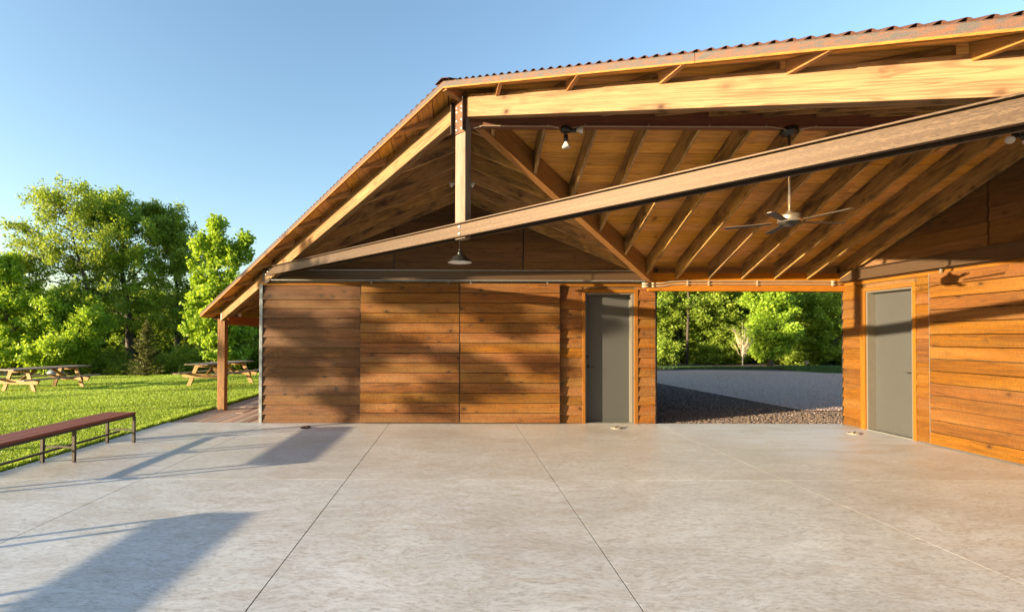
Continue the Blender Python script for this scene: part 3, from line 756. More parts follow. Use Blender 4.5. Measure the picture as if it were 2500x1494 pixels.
o = mb.build('conduit', M['conduit']); tag(o, 'pair of pale conduits running along the orange beam above the passage', 'conduit')

# ceiling fan
fx, fy = 3.857, YR
fan = thing('ceiling_fan', 'brushed nickel ceiling fan on a long rod under the ridge beam', 'fan', (fx, fy, 4.04))
def fb(seed): m = MB(seed); m.base = V((fx, fy, 4.04)); return m
m = fb(410); m.lathe((fx, fy, 4.042), [(0, 0), (.09, 0), (.095, -.03), (.095, -.055), (.075, -.06), (.07, -.075), (.04, -.085), (.02, -.09), (0, -.09)], 28); m.build('canopy', M['black'], fan)
m = fb(411); m.tube([(fx, fy, 3.96), (fx, fy, 3.06)], .0165, 14); m.build('rod', M['nickel'], fan)
m = fb(412); m.lathe((fx, fy, 3.085), [(0, 0), (.03, 0), (.04, -.012), (.045, -.03), (.085, -.034), (.118, -.05), (.122, -.055), (.122, -.125), (.10, -.13), (0, -.13)], 32); mo = m.build('motor', M['nickel'], fan)
m = fb(413)
for k in range(16):
    t = k * math.pi / 8; m = fb(413); m.box((fx + .119 * math.cos(t) - .006, fy + .119 * math.sin(t) - .006, 2.965), (fx + .119 * math.cos(t) + .006, fy + .119 * math.sin(t) + .006, 3.025), rn=.5); m.build('rib', M['nickel'], mo)
m = fb(414); m.lathe((fx, fy, 2.955), [(.0, 0), (.11, 0), (.11, -.012), (.085, -.03), (.06, -.032), (.055, -.048), (0, -.052)], 28); m.build('cap', M['darksteel'], fan)
for k in range(5):
    t = R(4 + 72 * k); u = V((math.cos(t), math.sin(t), 0)); v = V((-u.y, u.x, 0)); c = V((fx, fy, 2.955))
    m = fb(415); tilt = v * math.cos(R(5)) + V((0, 0, math.sin(R(5))))
    q = [c + u * .17 - tilt * .035, c + u * .64 - tilt * .045, c + u * .665 - tilt * .02, c + u * .665 + tilt * .02, c + u * .64 + tilt * .042, c + u * .17 + tilt * .032]
    m.prism(q, (0, 0, .007), u, None, 0, .5); b = m.build('blade', M['blade'], fan)
    m = fb(416); m.beam(c + u * .09, c + u * .24, .03, .006); m.build('bracket', M['nickel'], b)

# twin flood lamps
def flood(name, label, c, dirs, grp='twin flood lamps under the ridge beams'):
    t = thing(name, label, 'flood lamp', c, 0, grp); c = V(c)
    m = MB(420); m.base = c; m.lathe(c, [(0, 0), (.055, 0), (.058, -.015), (.058, -.05), (.05, -.058), (0, -.058)], 20); m.build('junction_box', M['black'], t)
    for d in dirs:
        d = V(d).normalized(); b = c + V((0, 0, -.045))
        m = MB(421); m.base = c; m.tube([b, b + d * .05], .012, 10); m.tube([b + d * .045, b + d * .12], [.024, .028], 12); ho = m.build('lamp_holder', M['black'], t)
        m = MB(422); m.base = c; p = b + d * .12
        m.lathe(p, [(.016, 0), (.020, .015), (.032, .035), (.045, .055), (.048, .066), (.044, .072), (.02, .077), (0, .078)], 20, d); bo = m.build('bulb', M['bulb'], t)
flood('flood_lamp', 'twin flood lamp with one bulb pointing down and one right, left of the fan', (1.262, YR - .02, 4.042), [(.05, .0, -1), (.9, -.2, .0)])
flood('flood_lamp', 'flood lamp under the ridge beam near the right edge of the photo', (6.50, YR - .02, 4.03), [(-.85, -.25, -.5), (.9, .3, -.3)])
flood('flood_lamp', 'small flood lamp half hidden behind the king post', (.093, 7.40, 4.042), [(-.9, -.15, -.30), (.9, -.15, -.30)])
flood('flood_lamp', 'pair of round bulbs under the eave beside the porch post', (-5.0, 11.0, 2.13), [(-.6, -.5, .3), (.8, -.4, .1)])

# barn pendant
px_, py_ = .068, 8.0
pen = thing('pendant_lamp', 'black barn pendant lamp with white lined shade hanging above the plank doors', 'pendant lamp', (px_, py_, 4.04))
def pb(s): m = MB(s); m.base = V((px_, py_, 4.04)); return m
m = pb(430); m.tube([(px_, py_, 4.042), (px_, py_, 3.05)], .007, 8); m.lathe((px_, py_, 4.042), [(0, 0), (.05, 0), (.05, -.02), (0, -.024)], 16); m.build('stem', M['darksteel'], pen)
m = pb(431); m.lathe((px_, py_, 3.075), [(0, 0), (.020, 0), (.024, -.02), (.024, -.045), (.038, -.05), (.042, -.075), (.042, -.105), (.03, -.11)], 24); m.build('cap', M['black'], pen)
m = pb(432); m.lathe((px_, py_, 2.975), [(.03, 0), (.06, -.006), (.10, -.028), (.128, -.058), (.150, -.085), (.186, -.112), (.200, -.122), (.201, -.128), (.197, -.128)], 36); m.lathe((px_, py_, 2.971), [(.197, -.123), (.184, -.116), (.148, -.089), (.126, -.062), (.098, -.032), (.06, -.01), (0, -.004)], 36, mi=1); m.build('lamp_shade', [M['black'], M['white']], pen)
m = pb(433); m.lathe((px_, py_, 2.95), [(.014, 0), (.03, -.03), (.034, -.055), (.02, -.08), (0, -.085)], 16); m.build('bulb', M['bulb'], pen)

# floor fittings
for (x, y, lb, dark) in ((-2.676, 8.70, 'round metal floor fitting in the bench shadow left of the doors', 1), (2.886, 8.73, 'pale round floor fitting in front of the far grey door', 0), (6.77, 8.27, 'pale round floor fitting near the right wall', 0)):
    t = thing('floor_fitting', lb, 'floor fitting', (x, y, .004), 0, 'round fittings set in the concrete')
    m = MB(440); m.base = V((x, y, .004)); m.lathe((x, y, .0005), [(.10, 0), (.098, .010), (.08, .016), (.062, .018), (.060, .006), (0, .006)], 24); m.build('ring', M['darksteel' if dark else 'pvc'], t)
    m = MB(441); m.base = V((x, y, .004))
    m.box((x - .05, y - .02, .007), (x + .055, y + .02, .024)); m.tube([(x - .07, y - .05, .022), (x + .06, y + .05, .026)], .008, 8)
    m.build('lid', M['plate' if dark else 'pvc'], t)

# ------------------------------------------------------------------ benches
def bench(Y1, label, seed):
    L = 2.50; X0, X1 = -5.325, -4.885; Y0 = Y1 - L
    t = thing('bench', label, 'bench', ((X0 + X1) / 2, Y0, 0), 0, 'slatted steel benches along the edge of the concrete')
    B = V(((X0 + X1) / 2, Y0, 0))
    def nb(s): m = MB(seed + s); m.base = B; return m
    zt = .465; w_ = (X1 - X0 + .0) ; sw = (w_ - .016) / 3
    for k in range(3):
        m = nb(k); a = X0 + k * (sw + .008); m.box((a, Y0, zt - .03), (a + sw, Y1, zt), g=(0, 1, 0)); m.build('slat', M['slat'], t, .003)
    m = nb(5)
    for x in (X0 + .02, X1 - .02): m.box((x - .018, Y0 + .01, zt - .064), (x + .018, Y1 - .01, zt - .032), rn=.5)
    for y in (Y0 + .02, Y1 - .04, Y1 - 1.20): m.box((X0 + .04, y, zt - .064), (X1 - .04, y + .03, zt - .034), rn=.5)
    m.build('frame', M['benchsteel'], t, .001)
    for y in (Y1 - .035, Y1 - 1.20, Y0 + .02):
        for x in (X0, X1 - .035):
            m = nb(7); m.box((x, y, .0), (x + .035, y + .035, zt - .066), rn=.5); m.build('leg', M['benchsteel'], t, .001)
        m = nb(8); xm = (X0 + X1) / 2
        m.beam((X0 + .036, y + .018, .19), (xm, y + .018, .205), .012, .025); m.beam((xm, y + .018, .205), (X1 - .036, y + .018, .19), .012, .025); m.build('brace', M['benchsteel'], t)
    m = nb(9); xm = (X0 + X1) / 2; m.box((xm - .015, Y0 + .05, .165), (xm + .015, Y1 - .05, .19), rn=.5); m.build('stretcher', M['benchsteel'], t)
bench(7.47, 'long dark red slatted bench on black steel legs beside the lawn', 500)
bench(3.16, 'nearer slatted bench just outside the left edge, seen by its shadow', 520)

# ------------------------------------------------------------------ picnic tables
def picnic(c, rz, label):
    t = thing('picnic_table', label, 'picnic table', c, rz, 'wooden picnic tables on the lawn')
    # local: x across, y along
    L = 2.44
    m = MB(530)
    for k in range(6): a = -.42 + k * .141; m.box((a, -L / 2, .735), (a + .135, L / 2, .773), g=(0, 1, 0))
    m.build('tabletop', M['picnic_top'], t, .004)
    for s in (-1, 1):
        m = MB(531 + s)
        for k in range(2): a = s * .70 - .135 + k * .138; m.box((a, -L / 2, .430), (a + .133, L / 2, .468), g=(0, 1, 0))
        m.build('seat', M['picnic_top'], t, .004)
    for y in (-.82, .78):
        m = MB(535); m.prism([(-.86, y, .43), (.86, y, .43), (.78, y, .30), (-.78, y, .30)], (0, .038, 0), (1, 0, 0)); m.build('seat_support', M['picnic'], t, .003)
        m = MB(536); m.prism([(-.39, y, .733), (.39, y, .733), (.32, y, .65), (-.32, y, .65)], (0, .038, 0), (1, 0, 0)); m.build('cleat', M['picnic'], t, .003)
        for s in (-1, 1):
            m = MB(537 + s); yy = y + (.040 if y < 0 else -.040)
            m.prism([(s * .64 - .075, yy, 0), (s * .64 + .075, yy, 0), (s * .30 + .075, yy, .733), (s * .30 - .075, yy, .733)], (0, .038, 0), V((-s * .34, 0, .73))); m.build('leg', M['picnic'], t, .003)
        s = 1 if y < 0 else -1
        m = MB(540); m.beam((0, y + .06 * s, .37), (0, y + .55 * s, .71), .038, .085); m.build('brace', M['picnic'], t, .003)
    return t
picnic((-7.98, 16.62, lawn_z(-8, 16.6)), -.20, 'wooden picnic table on the lawn behind the porch post')
picnic((-13.25, 15.75, lawn_z(-13.2, 15.8) - .05), -.22, 'wooden picnic table on the lawn at the left edge of the photo')

# ------------------------------------------------------------------ gravel bed, edging, grass
def raw_mesh(name, verts, faces_n, mat, rn, parent=None, smooth=False, lc=None):
    """verts (N,3) float array; every faces_n consecutive verts make one face"""
    N = len(verts); F = N // faces_n
    me = bpy.data.meshes.new(name); me.vertices.add(N); me.vertices.foreach_set('co', np.asarray(verts, dtype=np.float32).ravel())
    me.loops.add(N); me.loops.foreach_set('vertex_index', np.arange(N, dtype=np.int32))
    me.polygons.add(F); me.polygons.foreach_set('loop_start', np.arange(0, N, faces_n, dtype=np.int32)); me.polygons.foreach_set('loop_total', np.full(F, faces_n, dtype=np.int32))
    at = me.attributes.new('rn', 'FLOAT', 'POINT'); at.data.foreach_set('value', np.asarray(rn, dtype=np.float32))
    me.materials.append(mat); me.update(calc_edges=True); me.validate()
    o = bpy.data.objects.new(name, me); COL.objects.link(o)
    if parent is not None: o.parent = parent
    return o
def stonemat():
    g = NG('river_stone'); rn = g.attr('rn', 2)
    col = g.ramp(rn, [(0, (.05, .045, .05)), (.25, (.13, .095, .075)), (.5, (.085, .075, .08)), (.75, (.19, .145, .115)), (.92, (.14, .085, .06)), (1, (.28, .25, .23))])
    return g.done(col, .85, 0, None, .3)
M['stone'] = stonemat()
rg = np.random.default_rng(5)
def stones(n, x0, x1, y0, y1, keep, s0, s1):
    p = np.stack([rg.uniform(x0, x1, n), rg.uniform(y0, y1, n)], 1); p = p[[keep(a, b) for a, b in p]]; n = len(p)
    ph = (1 + 5 ** .5) / 2
    ico = np.array([(-1, ph, 0), (1, ph, 0), (-1, -ph, 0), (1, -ph, 0), (0, -1, ph), (0, 1, ph), (0, -1, -ph), (0, 1, -ph), (ph, 0, -1), (ph, 0, 1), (-ph, 0, -1), (-ph, 0, 1)]) / 1.9
    tri = np.array([(0, 11, 5), (0, 5, 1), (0, 1, 7), (0, 7, 10), (0, 10, 11), (1, 5, 9), (5, 11, 4), (11, 10, 2), (10, 7, 6), (7, 1, 8), (3, 9, 4), (3, 4, 2), (3, 2, 6), (3, 6, 8), (3, 8, 9), (4, 9, 5), (2, 4, 11), (6, 2, 10), (8, 6, 7), (9, 8, 1)])
    v = ico[None] * rg.uniform(.7, 1.25, (n, 12, 1)) * rg.uniform(s0, s1, (n, 1, 1)) * rg.uniform(.55, 1.2, (n, 1, 3))
    a = rg.uniform(0, 6.28, n); c, s_ = np.cos(a), np.sin(a)
    x = v[..., 0] * c[:, None] - v[..., 1] * s_[:, None]; y = v[..., 0] * s_[:, None] + v[..., 1] * c[:, None]
    z = v[..., 2] + rg.uniform(-.033, -.012, n)[:, None]
    v = np.stack([x + p[:, 0:1], y + p[:, 1:2], z], 2)[:, tri.ravel()]
    return v.reshape(-1, 3), np.repeat(rg.random(n), 60)
def inbed(x, y): return (y > 9.24 and y < 10.80 and x > 3.9) or (y >= 10.80 and x < lot_x(y) - .03)
v1, r1 = stones(19000, 3.95, 9.5, 9.235, 10.80, inbed, .009, .020)
v2, r2 = stones(20000, 4.2, 7.8, 10.8, 17.5, inbed, .012, .024)
o = raw_mesh('stones', np.concatenate([v1, v2]), 3, M['stone'], np.concatenate([r1, r2])); tag(o, 'coarse brown stones between the patio and the gravel lot', 'stones', kind='stuff')
mb = MB(601)
mb.prism([(7.776, 10.84, -.08), (7.784, 10.84, -.08), (lot_x(24) + .004, 24, -.08), (lot_x(24) - .004, 24, -.08)], (0, 0, .085), (0, 1, 0), None, 0, .5)
mb.prism([(7.776, 10.832, -.08), (30, 10.832, -.08), (30, 10.840, -.08), (7.776, 10.840, -.08)], (0, 0, .085), (1, 0, 0), None, 0, .5)
o = mb.build('edging_strip', M['plate']); tag(o, 'low rusty steel edging strip between coarse stones and fine gravel', 'edging')
# loose fine gravel on the lot
v3, r3 = stones(26000, 7.4, 20, 10.9, 22, lambda x, y: x > lot_x(y) + .02 and x < .84 * y + .5 and x > .40 * y and rg.random() < (14 / (y + 3)) ** 1.5, .006, .013)
v3 = v3 + np.array([0, 0, .022]); M['chip'] = leafmat('gravel_chip', (.14, .10, .085), (.55, .42, .36), 0); o = raw_mesh('gravel', v3, 3, M['chip'], r3); tag(o, 'fine pinkish grey gravel scattered over the lot', 'gravel', kind='stuff')

def grass(name, n, sampler, zf, mat, hl=(.022, .048), seed=1, label=''):
    g = np.random.default_rng(seed); P = sampler(g, n); n = len(P)
    dist = np.hypot(P[:, 0], P[:, 1]); sc = np.clip(dist / 9, .75, 2.2)
    z = np.array([zf(x, y) for x, y in P]); h = g.uniform(hl[0], hl[1], n) * (1 + .25 * (sc - 1)); wd = g.uniform(.003, .0065, n) * sc
    a = g.uniform(0, 6.283, n); lean = g.uniform(.1, .8, n) * h; la = g.uniform(0, 6.283, n)
    dx, dy = np.cos(a) * wd, np.sin(a) * wd; lx, ly = np.cos(la) * lean, np.sin(la) * lean
    b1 = np.stack([P[:, 0] - dx, P[:, 1] - dy, z - .01], 1); b2 = np.stack([P[:, 0] + dx, P[:, 1] + dy, z - .01], 1)
    m2 = np.stack([P[:, 0] + dx * .8 + lx * .4, P[:, 1] + dy * .8 + ly * .4, z + h * .6], 1); tp = np.stack([P[:, 0] + lx, P[:, 1] + ly, z + h], 1)
    v = np.stack([b1, b2, m2, tp], 1).reshape(-1, 3)
    patch = .5 + .5 * np.sin(P[:, 0] * 1.3 + np.sin(P[:, 1] * .9) * 2) * np.sin(P[:, 1] * 1.1 + P[:, 0] * .4)
    o = raw_mesh(name, v, 4, mat, np.repeat(np.clip(.25 * patch + .75 * g.random(n), 0, 1), 4)); return tag(o, label, 'grass', kind='stuff')
def lawn_pts(g, n):
    y = 2.6 + 19.5 * g.random(n * 3) ** 1.15; x = -5.47 - g.random(n * 3) * 16.5
    ok = (x > -.99 * y - .6) & (g.random(n * 3) < np.clip((9 / np.hypot(x, y)) ** 1.1, 0, 1)); return np.stack([x, y], 1)[ok][:n]
grass('grass', 330000, lawn_pts, lawn_z, M['grass'], label='short bright green lawn grass beside the patio')
def edge_pts(g, n): y = g.uniform(2.6, 24, n); return np.stack([-5.485 - g.random(n) ** 2 * .12, y], 1)
grass('grass', 12000, edge_pts, lawn_z, M['grass'], (.05, .10), 3, 'longer grass blades hanging over the patio edge')
sheet('verge', 17.2, 30, 22.6, 26.4, 0, M['lawn'], 24, 10, lambda x, y: -.03 + .10 * sst(17.2, 19, x + (y - 24) * .5))
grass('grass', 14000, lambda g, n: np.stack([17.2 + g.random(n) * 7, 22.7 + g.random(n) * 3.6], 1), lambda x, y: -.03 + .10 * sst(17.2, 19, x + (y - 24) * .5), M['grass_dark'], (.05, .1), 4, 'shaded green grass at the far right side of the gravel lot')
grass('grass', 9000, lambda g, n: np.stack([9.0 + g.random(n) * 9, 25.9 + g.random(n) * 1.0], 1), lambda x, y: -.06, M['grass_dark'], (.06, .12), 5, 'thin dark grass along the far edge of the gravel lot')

# ------------------------------------------------------------------ trees
def at(px, py, Y):
    r = cf + cr2 * ((px - CX) / CF) - cu2 * ((py - CY) / CF); t = Y / r.y
    return V((r.x * t, Y, EYE + r.z * t))
def leaves(cl, size, seed, up=.12, aspect=.62):
    """cl: (N,3) leaf positions, returns quads"""
    g = np.random.default_rng(seed); n = len(cl)
    nm = g.normal(size=(n, 3)); nm[:, 2] = np.abs(nm[:, 2]) + up; nm /= np.linalg.norm(nm, axis=1)[:, None]
    a = g.normal(size=(n, 3)); a -= nm * (a * nm).sum(1)[:, None]; a /= np.linalg.norm(a, axis=1)[:, None]; b = np.cross(nm, a)
    L = (size * g.uniform(.6, 1.25, n))[:, None]; W = L * aspect
    v = np.stack([cl - a * L * .5, cl + b * W * .5 + a * L * .08, cl + a * L * .5, cl - b * W * .5 + a * L * .08], 1)
    return v.reshape(-1, 3)
def tree(name, label, base, blobs, leafm, barkm, seed, nclump=170, nleaf=190, size=.13, trunk_r=.16, twig=.55, top=None, group=None, cat='tree', limbs=9, spread=.17, wig=.12, bare=0.0):
    """blobs: (centre, rx, ry, rz, weight) in world space; limbs and twigs grow to leaf clumps in them"""
    rng = random.Random(seed); g = np.random.default_rng(seed)
    base = V(base); t = thing(name, label, cat, base, 0, group)
    zmax = max(b[0].z + b[3] for b in blobs); zc_ = sum(b[0].z * b[4] for b in blobs) / sum(b[4] for b in blobs)
    ctr = sum((b[0] * b[4] for b in blobs), V((0, 0, 0))) / sum(b[4] for b in blobs)
    m = MB(seed); m.base = base
    tip = top or V((ctr.x, ctr.y, zmax - (zmax - base.z) * .12)); pts = []; N = 9
    for i in range(N + 1):
        f = i / N; p = base.lerp(tip, f); p.x = base.x + (tip.x - base.x) * f ** 1.6; p.y = base.y + (tip.y - base.y) * f ** 1.6
        if 0 < i: p += V((rng.uniform(-wig, wig), rng.uniform(-wig, wig), 0))
        pts.append(p)
    rad = [trunk_r * (1 - .9 * (i / N) ** .8) + (.35 * trunk_r if i == 0 else 0) for i in range(N + 1)]
    m.tube([pts[0] - V((0, 0, .3))] + pts, [rad[0] * 1.1] + rad, 8, rn=.5)
    nodes = [(p, r) for p, r in zip(pts, rad) if p.z > base.z + (zmax - base.z) * .18]
    def limb(a, b, r0, r1, n=4, sides=5, sag=.12):
        q = []; L = (b - a).length
        for i in range(n + 1):
            f = i / n; p = a.lerp(b, f) + V((rng.uniform(-1, 1), rng.uniform(-1, 1), rng.uniform(-1, 1))) * L * .05 * (1 if 0 < i < n else 0) + V((0, 0, math.sin(f * math.pi) * L * sag)); q.append(p)
        rr = [r0 + (r1 - r0) * i / n for i in range(n + 1)]; m.tube(q, rr, sides, cap=False, rn=.5); return list(zip(q, rr))
    tot = sum(b[4] for b in blobs)
    for b in blobs:
        for _ in range(max(1, round(limbs * b[4] / tot))):
            e = b[0] + V((rng.uniform(-.5, .5) * b[1], rng.uniform(-.5, .5) * b[2], rng.uniform(-.4, .5) * b[3]))
            c = [n_ for n_ in nodes if n_[0].z < e.z - (e - n_[0]).to_2d().length * .25] or nodes[:2]
            s_ = min(c, key=lambda n_: (n_[0] - e).length); nodes += limb(s_[0], e, s_[1] * .6, .018, 5, 6)[1:]
    pos = []; rn = []; tw = []
    for b in blobs:
        k = round(nclump * b[4] / tot)
        for _ in range(k):
            d = V((rng.gauss(0, 1), rng.gauss(0, 1), rng.gauss(0, 1))).normalized() * rng.random() ** .42
            c = b[0] + V((d.x * b[1], d.y * b[2], d.z * b[3])) + V((rng.uniform(-1, 1), rng.uniform(-1, 1), rng.uniform(-1, 1))) * .15
            if c.z < base.z + .15: continue
            s_ = min(nodes, key=lambda n_: (n_[0] - c).length_squared)
            tl = limb(s_[0], c, min(.03, s_[1] * .6), .006, 3, 3, .05)
            out = (c - V((ctr.x, ctr.y, min(c.z, ctr.z)))).normalized(); hue = rng.random()
            if rng.random() < bare: continue
            for _q in range(5):
                dd = (out * .8 + V((rng.gauss(0, .6), rng.gauss(0, .6), rng.gauss(.15, .4)))).normalized() * twig * rng.uniform(.5, 1.2); o0 = c - dd * .25
                if rng.random() < .35: m.tube([o0, o0 + dd], [.006, .003], 3, cap=False, rn=.5)
                nn = nleaf // 5; f = g.random(nn)[:, None]
                pos.append(np.array(o0)[None] + np.array(dd)[None] * f + g.normal(size=(nn, 3)) * spread * (.4 + .6 * (1 - f)))
                rn.append(np.clip(.5 * hue + .5 * g.random(nn), 0, 1))
    m.build('trunk', barkm, t)
    pos = np.concatenate(pos); v = leaves(pos, size, seed) - np.array(base)[None]
    raw_mesh('crown', v, 4, leafm, np.repeat(np.concatenate(rn), 4), t)
    return t
def pxblob(px, py, rpx, rpy, Y, w_=1.0, depth=None):
    c = at(px, py, Y); s_ = Y / CF; return (c, rpx * s_, (depth or rpx * s_), rpy * s_, w_)
def ptree(name, label, bpx, Y, bl, leafm, seed, bz=None, bark='bark', **kw):
    b = at(bpx, 900, Y); b.z = (lawn_z(b.x, Y) if b.x < -5 else -.1) if bz is None else bz
    return tree(name, label, b, [pxblob(x, y, rx, ry, Y + dy, w_) for x, y, rx, ry, w_, dy in bl], M[leafm], M[bark], seed, **kw)
ptree('maple_tree', 'bright yellow green tree at the left edge of the photo', 35, 21.6, [(-30, 720, 95, 85, 1.2, 0), (55, 785, 90, 70, 1.2, 0), (20, 852, 105, 46, 1, 0), (-80, 650, 50, 45, .5, 0), (15, 655, 35, 30, .4, 0)], 'leaf_bright', 701, nclump=230, nleaf=140, size=.15, trunk_r=.17)
ptree('maple_tree', 'low bright green tree behind the left picnic table', 172, 21.9, [(150, 770, 75, 60, 1, 0), (175, 840, 70, 45, 1, -.3), (110, 860, 70, 40, .8, -.5), (220, 790, 50, 60, .5, 0)], 'leaf_bright', 702, nclump=210, trunk_r=.09)
ptree('locust_tree', 'tall feathery tree with thin airy crown, highest of the left group', 240, 23.0, [(175, 518, 75, 56, 1.1, 0), (220, 605, 95, 80, 1.2, 0), (110, 630, 80, 65, 1, 0), (60, 562, 34, 18, .2, 0), (115, 498, 42, 20, .25, 0), (230, 730, 80, 60, .8, 0), (50, 670, 65, 50, .6, 0)], 'leaf_mid', 703, nclump=270, nleaf=95, size=.115, trunk_r=.17, spread=.13, twig=.8, limbs=16)
ptree('maple_tree', 'broad dark trunked tree right of the feathery tree', 316, 24.6, [(235, 512, 60, 54, .8, 0), (290, 530, 46, 60, .9, 0), (340, 620, 78, 90, 1.3, 0), (290, 740, 90, 80, 1.1, 0), (250, 640, 60, 60, .6, 0)], 'leaf_maple', 704, nclump=280, nleaf=120, trunk_r=.24, limbs=13)
ptree('maple_tree', 'rounded tree crown between the dark trunked tree and the bright maple', 437, 25.8, [(405, 555, 52, 55, 1.1, 0), (440, 640, 56, 85, 1.2, 0), (420, 760, 68, 70, 1, 0), (372, 525, 25, 30, .3, 0)], 'leaf_mid', 705, nclump=240, nleaf=130, trunk_r=.2, limbs=11)
ptree('maple_tree', 'bright green maple standing just left of the porch roof', 517, 22.2, [(530, 556, 15, 24, .25, 0), (520, 620, 52, 50, 1, 0), (528, 710, 62, 62, 1.3, 0), (525, 800, 66, 55, 1.2, 0), (592, 592, 20, 18, .2, 0), (560, 840, 55, 45, .8, 0), (575, 640, 28, 36, .35, 0)], 'leaf_bright', 706, nclump=230, nleaf=105, size=.18, twig=.5, spread=.13, trunk_r=.12, limbs=14)
# conifer
def conifer(label, bpx, Y, toppy, half, seed):
    b = at(bpx, 912, Y); b.z = lawn_z(b.x, Y) - .05; h = at(bpx, toppy, Y).z - b.z; rw = half * Y / CF
    t = thing('conifer_tree', label, 'tree', b); rng = random.Random(seed); g = np.random.default_rng(seed)
    m = MB(seed); m.base = b; m.tube([b, b + V((.03, 0, h * .5)), b + V((0, 0, h))], [.06, .035, .006], 6); pos = []; rn = []
    for i in range(210):
        f = rng.random() ** .8; z = .05 + f * (h - .08); L = rw * (1 - f) ** .85 * rng.uniform(.55, 1.15) + .05; a = rng.uniform(0, 6.283)
        d = V((math.cos(a), math.sin(a), rng.uniform(.05, .5))).normalized(); s_ = b + V((0, 0, z)); m.tube([s_, s_ + d * L], [.01, .003], 3, cap=False)
        n = int(90 * L / rw) + 25; q = g.random(n)[:, None]; side = np.cross(np.array(d), (0, 0, 1)); k = g.normal(size=n)[:, None] * .10 * (1.1 - q) * min(1, L * 2)
        pos.append(np.array(s_)[None] + np.array(d)[None] * q * L + side[None] * k + g.normal(size=(n, 3)) * .018); rn.append(g.random(n))
    m.build('trunk', M['bark'], t); pos = np.concatenate(pos)
    raw_mesh('crown', leaves(pos, .085, seed, .2, .28) - np.array(b)[None], 4, M['needle'], np.repeat(np.concatenate(rn), 4), t)
conifer('small dark olive conifer at the far edge of the lawn', 357, 21.4, 782, 52, 720)
# understorey shrubs and farther trees on the left, one mesh copied and scaled
def proto_shrub(name, leafm, seed, n=46, nl=110, r=1.0, hz=.8, size=.12):
    return tree(name, 'shrub', (0, 0, 0), [(V((0, 0, hz * .75)), r, r, hz * .75, 1)], M[leafm], M['bark'], seed, nclump=n, nleaf=nl, size=size, trunk_r=.05, cat='shrub', limbs=5, twig=.4)
def place(src, px, Y, z, sc, rz, label, group, first):
    o = src if first else copy_tree(src)
    b = at(px, 900, Y); o.location = (b.x, Y, z); o.scale = sc; o.rotation_euler = (0, 0, rz); o['label'] = label; o['group'] = group; return o
g1 = 'shrubs along the far side of the lawn'
sh = proto_shrub('shrub', 'leaf_mid', 730)
rngp = random.Random(8)
spots = [(205, 22.4, .8, .9, 'leafy green shrub just right of the left table'), (262, 23.6, 1.0, 1.0, 'green shrub between the feathery tree and the dark trunk'), (395, 22.8, .9, .8, 'green shrub to the right of the conifer'), (455, 23.4, 1.0, 1.1, 'dark green shrub below the rounded tree'), (500, 25.0, 1.1, 1.2, 'green shrub behind the right picnic table'), (-30, 22.4, 1.3, 1.2, 'green shrub cut by the left edge of the photo'), (300, 22.6, .6, .5, 'small green shrub beside the conifer')]
for i, (px, Y, s_, h_, lb) in enumerate(spots): place(sh, px, Y, lawn_z(-10, Y) - .1, (s_, s_, h_), rngp.uniform(0, 6), lb, g1, i == 0)
dk = tree('woodland_tree', 'dark tree', (0, 0, 0), [(V((0, 0, 2.2)), 2.1, 1.8, 1.7, 1.2), (V((.4, 0, 4.2)), 1.8, 1.6, 1.5, 1), (V((-.5, 0, 1.0)), 1.6, 1.4, .9, .7)], M['leaf_dark'], M['bark'], 740, nclump=210, nleaf=130, size=.19, trunk_r=.14, limbs=9, twig=.7, spread=.24)
g2 = 'dark woodland trees behind the lawn and the gravel lot'
first = True
LEFTROW = ['off the left edge', 'at the left edge, behind the bright edge tree', 'behind the left picnic table', 'behind the feathery tree', 'behind the broad dark trunk', 'behind the conifer', 'behind the rounded tree', 'behind the right picnic table', 'behind the porch post', 'right of the porch post, farther back', 'beside the grey corner post']
ORD = ['first', 'second', 'third', 'fourth', 'fifth', 'sixth', 'seventh', 'eighth', 'ninth']
for k_, (px, Y, sx, sz, dz) in enumerate(((-90, 30, 1.2, 1.0, -.5), (20, 31, 1.2, .95, -.5), (110, 29, 1.1, .85, -.6), (200, 32, 1.2, .95, -.5), (290, 30, 1.1, .8, -.6), (375, 33, 1.3, .95, -.5), (460, 31, 1.2, .9, -.5), (545, 34, 1.3, 1.0, -.5), (610, 29, 1.15, .85, -.5), (670, 32, 1.3, 1.0, -.5), (650, 27, .9, .7, -.4),
        (1480, 40, 1.6, 1.6, -.3), (1560, 38, 1.5, 1.5, -.3), (1650, 40, 1.6, 1.6, -.3), (1740, 39, 1.5, 1.6, -.3), (1830, 41, 1.6, 1.7, -.3), (1920, 39, 1.6, 1.6, -.3), (2010, 40, 1.6, 1.7, -.3), (2100, 38, 1.5, 1.6, -.3), (2190, 38, 1.5, 1.6, -.3),
        (1590, 31.5, .95, .62, -.3), (1680, 32.2, 1.0, .62, -.3), (1765, 31.8, .95, .6, -.3), (1850, 32.5, 1.0, .62, -.3), (1940, 31.6, 1.0, .62, -.3), (2030, 32.4, 1.0, .66, -.3))):
    wl = ('dark green woodland tree ' + LEFTROW[k_]) if k_ < 11 else ('tall dark tree, %s from the left in the back row past the gravel' % ORD[k_ - 11]) if k_ < 20 else ('lower green tree, %s from the left in the shaded row past the gravel' % ORD[k_ - 20])
    if k_ == 20:
        dk2 = tree('woodland_tree', 'green tree', (0, 0, 0), [(V((0, 0, 2.2)), 2.1, 1.8, 1.9, 1.2), (V((.4, 0, 4.2)), 1.8, 1.6, 1.5, 1), (V((-.5, 0, 1.0)), 1.8, 1.4, .9, .9)], M['leaf_mid'], M['bark'], 741, nclump=220, nleaf=130, size=.17, trunk_r=.12, limbs=9, twig=.7, spread=.22)
    place(dk2 if k_ >= 20 else dk, px, Y, dz, (sx, sx, sz), rngp.uniform(0, 6), wl, g2, first or k_ == 20); first = False
